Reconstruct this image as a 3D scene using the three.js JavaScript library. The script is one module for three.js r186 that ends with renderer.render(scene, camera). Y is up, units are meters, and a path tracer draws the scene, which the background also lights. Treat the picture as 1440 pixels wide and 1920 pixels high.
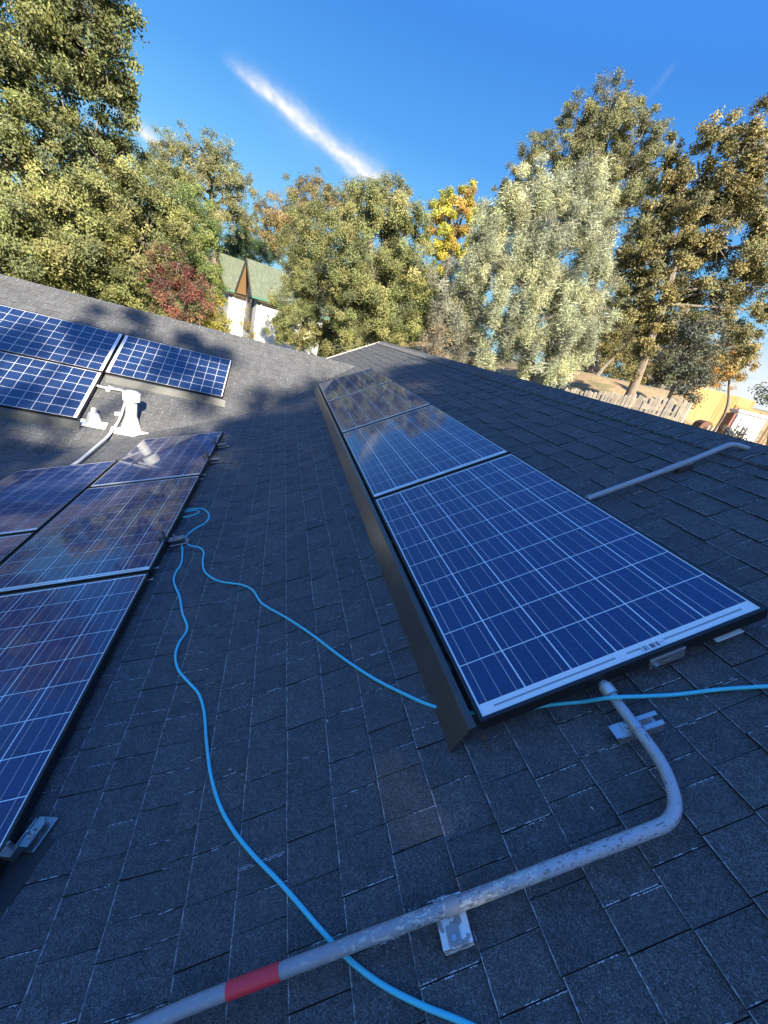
import * as THREE from 'three';
import { mergeGeometries as mergeAll } from 'three/addons/utils/BufferGeometryUtils.js';
import { RoundedBoxGeometry } from 'three/addons/geometries/RoundedBoxGeometry.js';

// ---------------------------------------------------------------- camera, sky, sun, exposure
const scene = new THREE.Scene();
const camera = new THREE.PerspectiveCamera(2 * Math.atan(960 / 748.378) * 180 / Math.PI, 3 / 4, 0.05, 900);
const view = new THREE.Matrix4().set(
  0.942723, -0.138629, -0.303405, 0,
  0.252635, 0.890661, 0.378018, 0,
  0.217827, -0.433017, 0.87467, 0,
  0, 0, 0, 1);
camera.quaternion.setFromRotationMatrix(view);
camera.position.set(-0.73655, 0.94644, 0.72494);
scene.add(camera);

const renderer = new THREE.WebGLRenderer({ antialias: true });
renderer.toneMapping = THREE.LinearToneMapping;
renderer.toneMappingExposure = 3.5;
renderer.shadowMap.enabled = true;

const SUN = new THREE.Vector3(0.07, 0.465, 0.882).normalize();
const sun = new THREE.DirectionalLight(new THREE.Color(1, 0.9, 0.72), 4.4);
sun.position.copy(SUN).multiplyScalar(60);
sun.castShadow = true;
sun.shadow.mapSize.set(4096, 4096);
Object.assign(sun.shadow.camera, { left: -30, right: 30, top: 30, bottom: -30, near: 1, far: 160 });
scene.add(sun, sun.target);

// seeded randomness and value noise
function rng(seed) { let a = seed >>> 0; return () => { a = (a + 0x6D2B79F5) | 0; let t = Math.imul(a ^ (a >>> 15), 1 | a); t = (t + Math.imul(t ^ (t >>> 7), 61 | t)) ^ t; return ((t ^ (t >>> 14)) >>> 0) / 4294967296; }; }
const hash = (x, y, s) => { let h = Math.imul(x | 0, 374761393) + Math.imul(y | 0, 668265263) + Math.imul(s | 0, 982451653); h = Math.imul(h ^ (h >>> 13), 1274126177); return ((h ^ (h >>> 16)) >>> 0) / 4294967296; };
const fade = (t) => t * t * (3 - 2 * t);
function noise(x, y, s = 0, wrap = 0) {
  const xi = Math.floor(x), yi = Math.floor(y), u = fade(x - xi), v = fade(y - yi);
  const m = (k) => wrap ? ((k % wrap) + wrap) % wrap : k;
  const a = hash(m(xi), m(yi), s), b = hash(m(xi + 1), m(yi), s), c = hash(m(xi), m(yi + 1), s), d = hash(m(xi + 1), m(yi + 1), s);
  return (a + (b - a) * u) * (1 - v) + (c + (d - c) * u) * v;
}
function fbm(x, y, s, o = 4) { let f = 0, a = 0.5, n = 0; for (let i = 0; i < o; i++) { f += a * noise(x, y, s + i); n += a; a *= 0.5; x *= 2.03; y *= 2.03; } return f / n; }
const clamp = (x, a = 0, b = 1) => Math.min(b, Math.max(a, x));
const smooth = (a, b, x) => fade(clamp((x - a) / (b - a)));
const lerp = (a, b, t) => a + (b - a) * t;
const V = (a) => new THREE.Vector3(...a);

{ // the sky: clear autumn blue, two broken contrails, thin cloud low on the right
  const w = 4096, h = 2048, data = new Float32Array(w * h * 4), R = Math.PI / 180;
  const stops = [[0, .42, .74, .95], [4, .38, .74, .97], [9, .3, .66, .97], [14, .185, .54, .97], [20, .1, .385, .91], [28, .062, .275, .80], [45, .058, .30, 1.04], [90, .055, .30, 1.08]];
  const base = (e) => { for (let i = 1; i < stops.length; i++) if (e <= stops[i][0]) { const a = stops[i - 1], b = stops[i], t = (e - a[0]) / (b[0] - a[0]); return [1, 2, 3].map((k) => lerp(a[k], b[k], t)); } return stops[7].slice(1); };
  const K = 1 / 3.35;
  const trail = (az, el, a0, e0, a1, e1, wid, seed, ends) => {
    const dx = a1 - a0, dy = e1 - e0, L = Math.hypot(dx, dy), t = ((az - a0) * dx + (el - e0) * dy) / L, d = ((az - a0) * -dy + (el - e0) * dx) / L;
    if (t < -2 || t > L + 2 || Math.abs(d) > wid * 4) return 0;
    const n = fbm(t * .55, d * 1.1, seed, 5), m = fbm(t * 1.3 + d * .9, d * 2.6 - t * .5, seed + 9, 5), k = clamp(t / L);
    const ww = wid * (ends[0] + (ends[1] - ends[0]) * k) * (.85 + .3 * noise(t * .35, 3, seed)), dd = d + (n - .5) * ww * .7;
    const core = dd > 0 ? Math.exp(-Math.pow(dd / (ww * 1.25), 2) * 1.3) : Math.exp(-Math.pow(dd / (ww * .72), 2) * 1.3), wisps = .8 + .9 * (m - .4);
    return clamp(core * wisps * smooth(-.6, 5.5, t + (n - .5) * 2.5) * smooth(L + .6, L - 1, t)) + .12 * Math.exp(-Math.pow(d / (ww * 2.2), 2)) * smooth(0, 4, t) * smooth(L + 1, L - 1, t) * m;
  };
  for (let j = 0; j < h; j++) {
    const el = (j + .5) / h * 180 - 90, se = Math.sin(el * R), ce = Math.cos(el * R), c0 = base(Math.max(0, el));
    for (let i = 0; i < w; i++) {
      const phi = (i + .5) / w * 2 * Math.PI - Math.PI, x = Math.cos(phi) * ce, z = Math.sin(phi) * ce;
      let [r, g, b] = c0;
      if (el > -1) {
        const cs = x * SUN.x + se * SUN.y + z * SUN.z, gl = Math.pow(Math.max(0, cs), 40) * 1.8 + Math.pow(Math.max(0, cs), 4) * .34 + Math.max(0, cs) * .04;
        r += gl * 1.0; g += gl * .98; b += gl * .92;
        const az = Math.atan2(x, -z) / R;
        if (az > -60 && az < 90 && el < 50) {
          let k = .98 * trail(az, el, -9.2, 20.1, 8.6, 15.5, .95, 11, [.6, 1.0]);
          k = Math.max(k, .95 * trail(az, el, -20, 13.6, -13.9, 11.5, .6, 31, [1.2, .8]));
          k = Math.max(k, .1 * trail(az, el, 33, 25.5, 34.8, 28.8, .35, 51, [1, .7]));
          const cl = smooth(.5, .72, fbm(az * .12, el * .32, 71, 5)) * smooth(13, 5, el) * smooth(40, 52, az);
          k = Math.max(k, cl * .9);
          r = lerp(r, .93, k); g = lerp(g, .96, k); b = lerp(b, .98, k);
        }
      }
      const o = (j * w + i) * 4;
      data[o] = r * K; data[o + 1] = g * K; data[o + 2] = b * K; data[o + 3] = 1;
    }
  }
  const sky = new THREE.DataTexture(data, w, h, THREE.RGBAFormat, THREE.FloatType);
  sky.mapping = THREE.EquirectangularReflectionMapping;
  sky.magFilter = sky.minFilter = THREE.LinearFilter;
  sky.needsUpdate = true;
  scene.background = sky; scene.environment = sky;
}

// ---------------------------------------------------------------- helpers
const taken = {};
const numbered = (n) => { const k = taken[n] = (taken[n] ?? -1) + 1; return k ? `${n}_${String(k).padStart(3, '0')}` : n; };
function tag(o, label, category, group, kind) { o.userData.label = label; if (category) o.userData.category = category; if (group) o.userData.group = group; if (kind) o.userData.kind = kind; return o; }
function thing(name, label, category, group, pos = [0, 0, 0]) { const g = new THREE.Group(); g.name = numbered(name); g.position.set(...pos); scene.add(g); return tag(g, label, category, group); }
function mesh(name, geo, mat, parent) { const m = new THREE.Mesh(geo, mat); m.name = parent ? name : numbered(name); m.castShadow = m.receiveShadow = true; (parent ?? scene).add(m); return m; }
const mergeGeometries = (list) => mergeAll(list.map((g) => g.index ? g.toNonIndexed() : g));
const box = (x, y, z, w, h, d) => new THREE.BoxGeometry(w, h, d).translate(x, y, z);
const rbox = (x, y, z, w, h, d, r = .003) => new RoundedBoxGeometry(w, h, d, 2, r).translate(x, y, z);
function tube(pts, r, seg = 60, rad = 10, tension = 0.5) { return new THREE.TubeGeometry(new THREE.CatmullRomCurve3(pts.map((p) => Array.isArray(p) ? V(p) : p), false, 'catmullrom', tension), seg, r, rad); }
function frame(o, pos, ex, ey) { const ez = new THREE.Vector3().crossVectors(ex, ey); o.quaternion.setFromRotationMatrix(new THREE.Matrix4().makeBasis(ex, ey, ez)); o.position.copy(pos); return o; }
// tapered limb through points with radii
function limbGeo(pts, r0, r1, seg = 10, rad = 7, rough = 0) {
  const c = new THREE.CatmullRomCurve3(pts), g = new THREE.TubeGeometry(c, seg, 1, rad), P = g.attributes.position, q = new THREE.Vector3();
  for (let i = 0; i <= seg; i++) {
    c.getPointAt(i / seg, q); const r = lerp(r0, r1, Math.pow(i / seg, .8));
    for (let j = 0; j <= rad; j++) { const k = i * (rad + 1) + j, b = 1 + rough * (hash(i, j % rad, 5) - .5); P.setXYZ(k, q.x + (P.getX(k) - q.x) * r * b, q.y + (P.getY(k) - q.y) * r * b, q.z + (P.getZ(k) - q.z) * r * b); }
  }
  g.computeVertexNormals(); return g;
}
function dataTex(w, h, fn, srgb, repeat = true) {
  const d = new Uint8Array(w * h * 4), o = [0, 0, 0, 255];
  for (let j = 0; j < h; j++) for (let i = 0; i < w; i++) { o[3] = 255; fn(i, j, o); const k = (j * w + i) * 4; for (let c = 0; c < 4; c++) d[k + c] = clamp(Math.round(o[c]), 0, 255); }
  const t = new THREE.DataTexture(d, w, h, THREE.RGBAFormat);
  t.magFilter = t.minFilter = THREE.LinearFilter; if (repeat) t.wrapS = t.wrapT = THREE.RepeatWrapping;
  if (srgb) t.colorSpace = THREE.SRGBColorSpace; t.needsUpdate = true; return t;
}
const toS = (l) => 255 * (l <= .0031308 ? 12.92 * l : 1.055 * Math.pow(l, 1 / 2.4) - .055);
const rgb = (r, g, b) => new THREE.Color().setRGB(r, g, b);
const std = (c, roughness = .7, extra = {}) => new THREE.MeshStandardMaterial({ color: rgb(...c), roughness, ...extra });
const phys = (c, roughness, extra = {}) => new THREE.MeshPhysicalMaterial({ color: rgb(...c), roughness, ...extra });

// ---------------------------------------------------------------- roof planes
const TH = 0.522089, TL = 0.308524, EXPO = 0.145;              // 30 degree slopes, 17.7 degree lower slope, course exposure
const cA = Math.cos(TH), sA = Math.sin(TH), cL = Math.cos(TL), sL = Math.sin(TL);
const planeOf = (U, N, Vv, O) => ({ U, N, V: Vv, O, at: (u, v, h = 0) => O.clone().addScaledVector(U, u).addScaledVector(Vv, v).addScaledVector(N, h) });
const BZ = -7.20282;
const slopeA = planeOf(new THREE.Vector3(cA, sA, 0), new THREE.Vector3(-sA, cA, 0), new THREE.Vector3(0, 0, -1), new THREE.Vector3(-sA * -.1, cA * -.1, 0));
const slopeL = planeOf(new THREE.Vector3(cL, sL, 0), new THREE.Vector3(-sL, cL, 0), new THREE.Vector3(0, 0, -1), new THREE.Vector3(-sL * -.312134, cL * -.312134, 0));
const slopeB = planeOf(new THREE.Vector3(0, sA, -cA), new THREE.Vector3(0, cA, sA), new THREE.Vector3(1, 0, 0), new THREE.Vector3(0, cA * -.1, BZ + sA * -.1));
const heightOn = (p, x, z) => p.O.y - ((x - p.O.x) * p.N.x + (z - p.O.z) * p.N.z) / p.N.y;
const RIDGE_U = 2.03, RIDGE_V1 = 10.75, RIDGE_V0 = -6.5, RIDGE_B = .888, B_X0 = -10.5, B_X1 = 1.05, L_U0 = -5.6;
const ridgeA = slopeA.at(RIDGE_U, 0), ridgeB = slopeB.at(RIDGE_B, 0);
// where the steep and the shallow slope meet
const bx = (() => { let lo = -3, hi = 1; for (let i = 0; i < 50; i++) { const m = (lo + hi) / 2; if (heightOn(slopeA, m, 0) > heightOn(slopeL, m, 0)) hi = m; else lo = m; } return hi; })();
const BREAK_A = (bx - slopeA.O.x) * cA + (heightOn(slopeA, bx, 0) - slopeA.O.y) * sA, BREAK_L = (bx - slopeL.O.x) * cL + (heightOn(slopeL, bx, 0) - slopeL.O.y) * sL;
const mainTop = (x, z) => z < -RIDGE_V1 || z > -RIDGE_V0 ? -99 : x > ridgeA.x ? ridgeA.y - (x - ridgeA.x) * Math.tan(TH) : Math.max(heightOn(slopeA, x, z), heightOn(slopeL, x, z));
const wingTop = (x, z) => x > B_X1 || x < B_X0 ? -99 : ridgeB.y - Math.abs(z - ridgeB.z) * Math.tan(TH);

// asphalt shingle look: one atlas cell per tab variant, with granules, scuffed joints, painted edge highlight and edge shadow
const NV = 16, CW = 256, CH = 384, tabW = [];
{ const r = rng(5); for (let i = 0; i < NV; i++) tabW.push(.058 + .085 * Math.pow(r(), 1.1)); }
function shingleTexel(i, j, o, bump) {
  const ci = Math.floor(i / CW), cj = Math.floor(j / CH), k = cj * 8 + ci, x = i % CW, y = j % CH;
  const g = .5 * hash(Math.floor(i / 2.4), Math.floor(j / 2.4), 3) + .5 * noise(i / 4.2, j / 4.2, 8), cl = noise(i / 15, j / 15, 21), big = fbm(i / 90, j / 90, 33, 3);
  let l = (.03 + .23 * g * g * g + .075 * cl * g) * (.8 + .42 * big);
  if (hash(Math.floor(i / 3), Math.floor(j / 3), 17) > .982) l += .17;
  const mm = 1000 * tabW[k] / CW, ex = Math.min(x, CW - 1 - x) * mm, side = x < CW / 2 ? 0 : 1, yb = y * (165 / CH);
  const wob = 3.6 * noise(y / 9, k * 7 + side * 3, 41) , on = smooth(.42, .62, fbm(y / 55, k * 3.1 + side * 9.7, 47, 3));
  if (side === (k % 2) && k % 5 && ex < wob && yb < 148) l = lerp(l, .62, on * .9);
  if (yb < 1.6 + 2.6 * noise(x / 8, k, 53)) l = lerp(l, .46, .35 + .5 * smooth(.3, .6, noise(x / 25, k * 3, 57)));  // pale butt line: granule wear and an edge highlight put into the colour
  if (yb > 157) l = .026;  // shadow under the butts, put into the colour of the tab edge faces
  if (bump) { const v = 255 * clamp(.2 + .7 * g); o[0] = o[1] = o[2] = v; return; }
  const warm = hash(Math.floor(i / 5), Math.floor(j / 5), 61);
  o[0] = toS(l * (.95 + .05 * warm)); o[1] = toS(l * 1.0); o[2] = toS(l * (1.07 - .05 * warm));
}
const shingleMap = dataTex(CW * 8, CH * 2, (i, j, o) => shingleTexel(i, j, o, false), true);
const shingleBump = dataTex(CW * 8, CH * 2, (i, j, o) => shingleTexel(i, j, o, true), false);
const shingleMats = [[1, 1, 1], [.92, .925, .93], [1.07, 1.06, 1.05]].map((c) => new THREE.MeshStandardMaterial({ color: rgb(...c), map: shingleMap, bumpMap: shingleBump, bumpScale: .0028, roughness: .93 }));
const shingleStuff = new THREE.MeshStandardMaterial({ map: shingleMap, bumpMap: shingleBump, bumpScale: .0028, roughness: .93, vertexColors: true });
const deckMat = std([.035, .035, .037], .95);
// tab: a wedge, thick at its butt; x along the course, y up the slope, z off the roof
function tabGeo(k, t) {
  const w = tabW[k] - .0022, e = EXPO + .02, u0 = ((k % 8) + .006) / 8, u1 = ((k % 8) + .994) / 8, v0 = (Math.floor(k / 8) + .004) / 2, v1 = (Math.floor(k / 8) + .996) / 2;
  const p = [], uv = [], quad = (a, b, c, d, ta, tb, tc, td) => { for (const [q, s] of [[a, ta], [b, tb], [c, tc], [a, ta], [c, tc], [d, td]]) { p.push(...q); uv.push(...s); } };
  const A = [0, 0, t], B = [w, 0, t], C = [w, e, .0006], D = [0, e, .0006], a = [0, 0, -.004], b = [w, 0, -.004], c = [w, e, -.004], d = [0, e, -.004];
  const T = [[u0, v0], [u1, v0], [u1, v1], [u0, v1]], m = [(u0 + u1) / 2, v1 - .012], s = [m, [m[0] + .01, m[1]], [m[0] + .01, m[1] + .006], [m[0], m[1] + .006]];
  quad(A, B, C, D, ...T); quad(a, b, B, A, ...s); quad(b, c, C, B, ...s); quad(d, a, A, D, ...s);
  const g = new THREE.BufferGeometry(); g.setAttribute('position', new THREE.Float32BufferAttribute(p, 3)); g.setAttribute('uv', new THREE.Float32BufferAttribute(uv, 2)); g.computeVertexNormals(); return g;
}
const tabGeos = [.005, .009].map((t) => tabW.map((_, k) => tabGeo(k, t)));

const house = thing('shingled_house', 'house with dark grey asphalt shingle roof that carries all the solar panels', 'house');
const frustum = (p) => { const q = p.clone().project(camera); return Math.abs(q.x) < 1.02 && Math.abs(q.y) < 1.02 && q.z < 1; };
camera.updateMatrixWorld(); camera.updateProjectionMatrix();
const tabs = [];   // every tab of the three slopes
function layTabs(slope, id, u0, u1, v0, v1, keep, seed) {
  const r = rng(seed), X = slope.V.clone(), Y = slope.U, Z = slope.N, flip = new THREE.Vector3().crossVectors(X, Y).dot(Z) < 0;
  const ex = flip ? X.clone().negate() : X;
  for (let u = u0, row = 0; u < u1; u += EXPO, row++) {
    let v = v0 - r() * .3, proud = 0;
    while (v < v1) {
      const k = Math.floor(r() * NV), w = tabW[k]; proud = r() < .62 ? 1 - proud : proud;
      const pos = slope.at(u + (r() - .5) * .004, flip ? v + w : v, (r() - .5) * .0012), mid = slope.at(u + EXPO / 2, v + w / 2, .004);
      if (keep(mid)) tabs.push({ id, k, proud, tone: Math.floor(r() * 3), shade: .94 + .12 * r(), m: new THREE.Matrix4().makeBasis(ex, Y, Z).setPosition(pos).multiply(r() < .06 ? new THREE.Matrix4().makeTranslation(0, EXPO, 0).multiply(new THREE.Matrix4().makeRotationX(-.008 - .02 * r())).multiply(new THREE.Matrix4().makeTranslation(0, -EXPO, 0)) : new THREE.Matrix4()), mid });
      v += w;
    }
  }
}
const A_U0 = -1.0868 + .0 , rowsBelow = Math.ceil((A_U0 - BREAK_A) / EXPO);
layTabs(slopeA, 'A', A_U0 - Math.max(0, rowsBelow) * EXPO, RIDGE_U - .03, RIDGE_V0, RIDGE_V1, (p) => p.y > wingTop(p.x, p.z) - .03 && p.x > bx - .1, 71);
layTabs(slopeL, 'L', L_U0, BREAK_L - .02, RIDGE_V0, RIDGE_V1, (p) => p.y > wingTop(p.x, p.z) - .03 && p.z < 2.2, 72);
layTabs(slopeB, 'B', RIDGE_B - .03 - EXPO * 32, RIDGE_B - .05, B_X0, B_X1 - .2, (p) => p.y > mainTop(p.x, p.z) - .03, 73);
// roof decks, each the part that its shingles belong to
function deck(name, slope, u0, u1, v0, v1, drop = .006) {
  const flip = new THREE.Vector3().crossVectors(slope.V, slope.U).dot(slope.N) < 0;
  const g = new THREE.BoxGeometry(v1 - v0, u1 - u0, .12), ex = flip ? slope.V.clone().negate() : slope.V;
  g.applyMatrix4(new THREE.Matrix4().makeBasis(ex, slope.U, slope.N).setPosition(slope.at((u0 + u1) / 2, (v0 + v1) / 2, -drop - .06)));
  return mesh(name, g, deckMat, house);
}
const decks = { A: deck('steep_roof_slope', slopeA, BREAK_A, RIDGE_U, RIDGE_V0, RIDGE_V1), L: deck('shallow_roof_slope', slopeL, L_U0, BREAK_L + .004, RIDGE_V0, RIDGE_V1, .007), B: deck('wing_roof_slope', slopeB, RIDGE_B - EXPO * 32, RIDGE_B, B_X0, B_X1) };
{ // the far slopes that fall away behind both ridges
  const farA = planeOf(new THREE.Vector3(-cA, sA, 0), new THREE.Vector3(sA, cA, 0), new THREE.Vector3(0, 0, -1), ridgeA), farB = planeOf(new THREE.Vector3(0, sA, cA), new THREE.Vector3(0, cA, -sA), new THREE.Vector3(1, 0, 0), ridgeB);
  const back = new THREE.MeshStandardMaterial({ map: shingleMap, roughness: .93 });
  deck('far_roof_slope', farA, -3.4, 0, RIDGE_V0, RIDGE_V1, .004).material = back;
  deck('far_wing_slope', farB, -3.1, 0, B_X0, B_X1, .004).material = back;
}
{ // the 300 shingles that show largest are pieces of their own, the others stay joined
  const under = (p) => (p.x > -.02 && p.x < .84 && p.z < 0 && p.z > -6.65) || (p.x < -1.5 && p.z > -6 && p.x > -4.6);
  for (const t of tabs) t.size = frustum(t.mid) && !under(t.mid) ? tabW[t.k] / t.mid.distanceToSquared(camera.position) : 0;
  const order = [...tabs].sort((a, b) => b.size - a.size), single = new Set(order.slice(0, 300));
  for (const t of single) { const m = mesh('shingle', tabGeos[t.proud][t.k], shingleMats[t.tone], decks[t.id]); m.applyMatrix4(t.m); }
  for (const id of ['A', 'L', 'B']) {
    const list = tabs.filter((t) => t.id === id && !single.has(t)).map((t) => {
      const g = tabGeos[t.proud][t.k].clone().applyMatrix4(t.m), n = g.attributes.position.count, c = new Float32Array(n * 3), s = [1, .92, 1.07][t.tone] * t.shade;
      for (let i = 0; i < n; i++) c.set([s, s * .995, s * .985], i * 3);
      g.setAttribute('color', new THREE.BufferAttribute(c, 3)); return g;
    });
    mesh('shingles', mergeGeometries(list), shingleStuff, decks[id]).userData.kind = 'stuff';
  }
}
{ // ridge caps, bent over the two ridges and overlapping towards the camera
  const cap = (half, len, seed) => {
    const r = rng(seed), t0 = .012, t1 = .002, p = [], uv = [], k = Math.floor(r() * NV), uo = ((k % 8) + .05) / 8, vo = (Math.floor(k / 8) + .05) / 2;
    const tri = (...q) => { for (const s of q) { p.push(...s.slice(0, 3)); uv.push(uo + s[3] * .11, vo + s[4] * .42); } };
    const cs = Math.cos(TH), sn = Math.sin(TH), pt = (a, z, h) => [Math.sign(a) * Math.abs(a) * cs - 0, -Math.abs(a) * sn + h / cs + (Math.abs(a) < .02 ? -.004 : 0), z, (a / half + 1) / 2, z / len];
    const as = [-half, -half * .5, -.015, .015, half * .5, half], wob = as.map(() => (r() - .5) * .006);
    for (let i = 0; i < 5; i++) {
      const a = as[i], b = as[i + 1], A0 = pt(a, wob[i], t0), B0 = pt(b, wob[i + 1], t0), A1 = pt(a, -len, t1), B1 = pt(b, -len, t1), A2 = pt(a, wob[i], -.002), B2 = pt(b, wob[i + 1], -.002);
      tri(A0, B0, B1); tri(A0, B1, A1); tri(A2, B2, B0); tri(A2, B0, A0);
    }
    for (const i of [0, 5]) { const a = as[i], A0 = pt(a, wob[i], t0), A1 = pt(a, -len, t1), A2 = pt(a, wob[i], -.002), A3 = pt(a, -len, -.002); if (i) { tri(A0, A2, A3); tri(A0, A3, A1); } else { tri(A2, A0, A1); tri(A2, A1, A3); } }
    const g = new THREE.BufferGeometry(); g.setAttribute('position', new THREE.Float32BufferAttribute(p, 3)); g.setAttribute('uv', new THREE.Float32BufferAttribute(uv, 2)); g.computeVertexNormals(); return g;
  };
  const caps = [1, 2, 3, 4].map((s) => cap(.135, .19, s)), r = rng(9);
  for (let v = -2.2; v < RIDGE_V1; v += EXPO) { const c = mesh('ridge_cap', caps[Math.floor(r() * 4)], shingleMats[Math.floor(r() * 3)], house), q = slopeA.at(RIDGE_U, v, .004); c.position.set(q.x, q.y + .004, q.z); c.rotation.y = (r() - .5) * .03; }
  for (let x = -6.4; x < B_X1 - .45; x += EXPO) { const c = mesh('ridge_cap', caps[Math.floor(r() * 4)], shingleMats[Math.floor(r() * 3)], house), q = slopeB.at(RIDGE_B, x, .004); c.position.set(q.x, q.y + .004, q.z); c.rotation.y = -Math.PI / 2 + (r() - .5) * .03; }
  // rake trim at the far gable end
  const e = slopeA.at(BREAK_A, RIDGE_V1 + .012, -.05), f = slopeA.at(RIDGE_U, RIDGE_V1 + .012, -.05), d = f.clone().sub(e).length();
  const trim = mesh('rake_board', new THREE.BoxGeometry(d, .15, .022), std([.42, .4, .36], .7), house); frame(trim, e.clone().add(f).multiplyScalar(.5), slopeA.U, slopeA.N);
}
{ // stucco walls below the eaves
  const wallMat = new THREE.MeshStandardMaterial({ color: rgb(.42, .37, .3), roughness: .9 });
  const gable = (pts, depth) => new THREE.ExtrudeGeometry(new THREE.Shape(pts.map((p) => new THREE.Vector2(...p))), { depth, bevelEnabled: false });
  const xr = ridgeA.x + 2.5, xl = -4.7, y0 = -3.4, under = (x) => mainTop(x, 0) - .16;
  mesh('wall', gable([[xl, y0], [xr, y0], [xr, under(xr)], [ridgeA.x, ridgeA.y - .2], [bx, under(bx)], [xl, under(xl)]], 16.6).translate(0, 0, -10.35), wallMat, house);
  const zf = ridgeB.z + 2.4, zb = ridgeB.z - 2.3, yf = ridgeB.y - 2.4 * Math.tan(TH) - .16, yb = ridgeB.y - 2.3 * Math.tan(TH) - .16;
  mesh('wing_wall', gable([[-zf, y0], [-zb, y0], [-zb, yb], [-ridgeB.z, ridgeB.y - .2], [-zf, yf]], 5.4).rotateY(Math.PI / 2).translate(-10.2, 0, 0), wallMat, house);
}

// ---------------------------------------------------------------- solar panels
const PW = .99, PL = 1.65;
const cellMap = (seed, bus = [.5, .48, .42]) => dataTex(256, 256, (i, j, o) => {   // polycrystalline silicon: flakes, three printed busbars along v, fine fingers
  const cx = Math.floor(i / 16), cy = Math.floor(j / 16); let best = 9, id = 0;
  for (let a = -1; a < 2; a++) for (let b = -1; b < 2; b++) { const X = cx + a, Y = cy + b, d = Math.hypot((X + hash(X, Y, seed)) * 16 - i, (Y + hash(X, Y, seed + 1)) * 16 - j) / 16; if (d < best) { best = d; id = hash(X, Y, seed + 2); } }
  let k = .8 + .42 * id, r = .0025 * k, g = .0145 * k, b = .1 * k;
  if (j % 4 === 0) { r += .003; g += .006; b += .011; }
  const u = i / 256; for (const c of [1 / 6, .5, 5 / 6]) if (Math.abs(u - c) < .0074) [r, g, b] = bus;
  o[0] = toS(r); o[1] = toS(g); o[2] = toS(b);
}, true);
const glassy = { clearcoat: 1, clearcoatRoughness: .05, ior: 1.5 };
const cellMaps = [cellMap(301), cellMap(402)];
const cellMats = [[1, 1, 1], [.86, .9, .93], [1.12, 1.06, 1.04], [.95, 1.05, 1.08]].map((c, i) => phys(c, .5, { map: cellMaps[i % 2], ...glassy }));
const sheetMat = phys([.84, .85, .84], .5, glassy), ribbonMat = phys([.3, .34, .36], .4, glassy), frameMat = std([.045, .043, .042], .42, { metalness: .6 }), alu = std([.36, .37, .38], .4, { metalness: .85 }), steel = std([.5, .5, .5], .32, { metalness: .9 });
const cellGeo = (() => { const g = new THREE.BoxGeometry(.1565, .0008, .1545); return g; })();
function makePanel() {   // centre at the middle of its top face; x up the slope, y off the roof, z along the row; the wide white margin at +z
  const t = new THREE.Group(), fw = .012, H = .042, X = PW / 2 + .006, Z = PL / 2 + .006;
  mesh('frame', mergeGeometries([box(-X + fw / 2, -H / 2, 0, fw, H, 2 * Z), box(X - fw / 2, -H / 2, 0, fw, H, 2 * Z), box(0, -H / 2, -Z + fw / 2, 2 * X - 2 * fw, H, fw), box(0, -H / 2, Z - fw / 2, 2 * X - 2 * fw, H, fw), box(0, -H + .002, Z - .03, 2 * X - 2 * fw, .003, .036), box(0, -H + .002, -Z + .03, 2 * X - 2 * fw, .003, .036)]), frameMat, t);
  mesh('backsheet', box(0, -.0065, 0, 2 * X - 2 * fw - .001, .007, 2 * Z - 2 * fw - .001), sheetMat, t);
  const z1 = PL / 2 - .046, z0 = -PL / 2 + .018, pitch = (z1 - z0) / 10, px = .1615, r = rng(77);
  for (let j = 0; j < 10; j++) for (let i = 0; i < 6; i++) { const c = mesh('cell', cellGeo, cellMats[Math.floor(r() * 4)], t); c.position.set((i - 2.5) * px, -.0029, z0 + (j + .5) * pitch); c.rotation.y = r() < .5 ? Math.PI : 0; }
  for (const [a, b] of [[-.44, -.02], [.02, .44]]) mesh('ribbon', box((a + b) / 2, -.0026, PL / 2 - .028, b - a, .0008, .006), ribbonMat, t);
  mesh('junction_box', rbox(0, -.028, -PL / 2 + .12, .1, .03, .09), frameMat, t);
  return t;
}
const proto = makePanel();
const faintMap = cellMap(301, [.06, .09, .2]), faintMats = cellMats.map((m) => { const c = m.clone(); c.map = faintMap; c.color.multiply(rgb(1.9, 1.3, .72)); return c; });
function placePanel(slope, off, u, v, facing, label, group) {
  const t = proto.clone(); if (slope === slopeB) t.children.forEach((c) => { const k = cellMats.indexOf(c.material); if (k >= 0) c.material = faintMats[k]; }); t.name = numbered('solar_panel'); scene.add(t); tag(t, label, 'solar panel', group);
  const ex = slope.U.clone().multiplyScalar(facing); return frame(t, slope.at(u, v, off), ex, slope.N);
}
const GAP = .0325, stepV = PL + GAP;
const gD = 'solar panels of the row beside the ridge', gC = 'solar panels of the array at the left edge', gB = 'solar panels on the wing roof';
const dn = ['large solar panel nearest the camera in the row beside the ridge', 'second solar panel from the camera in the row beside the ridge', 'third solar panel from the camera in the ridge row, partly mirroring trees', 'farthest solar panel of the ridge row, mirroring golden trees'];
const D = dn.map((l, i) => placePanel(slopeA, .1, PW / 2, i * stepV + PL / 2, 1, l, gD));
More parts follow.
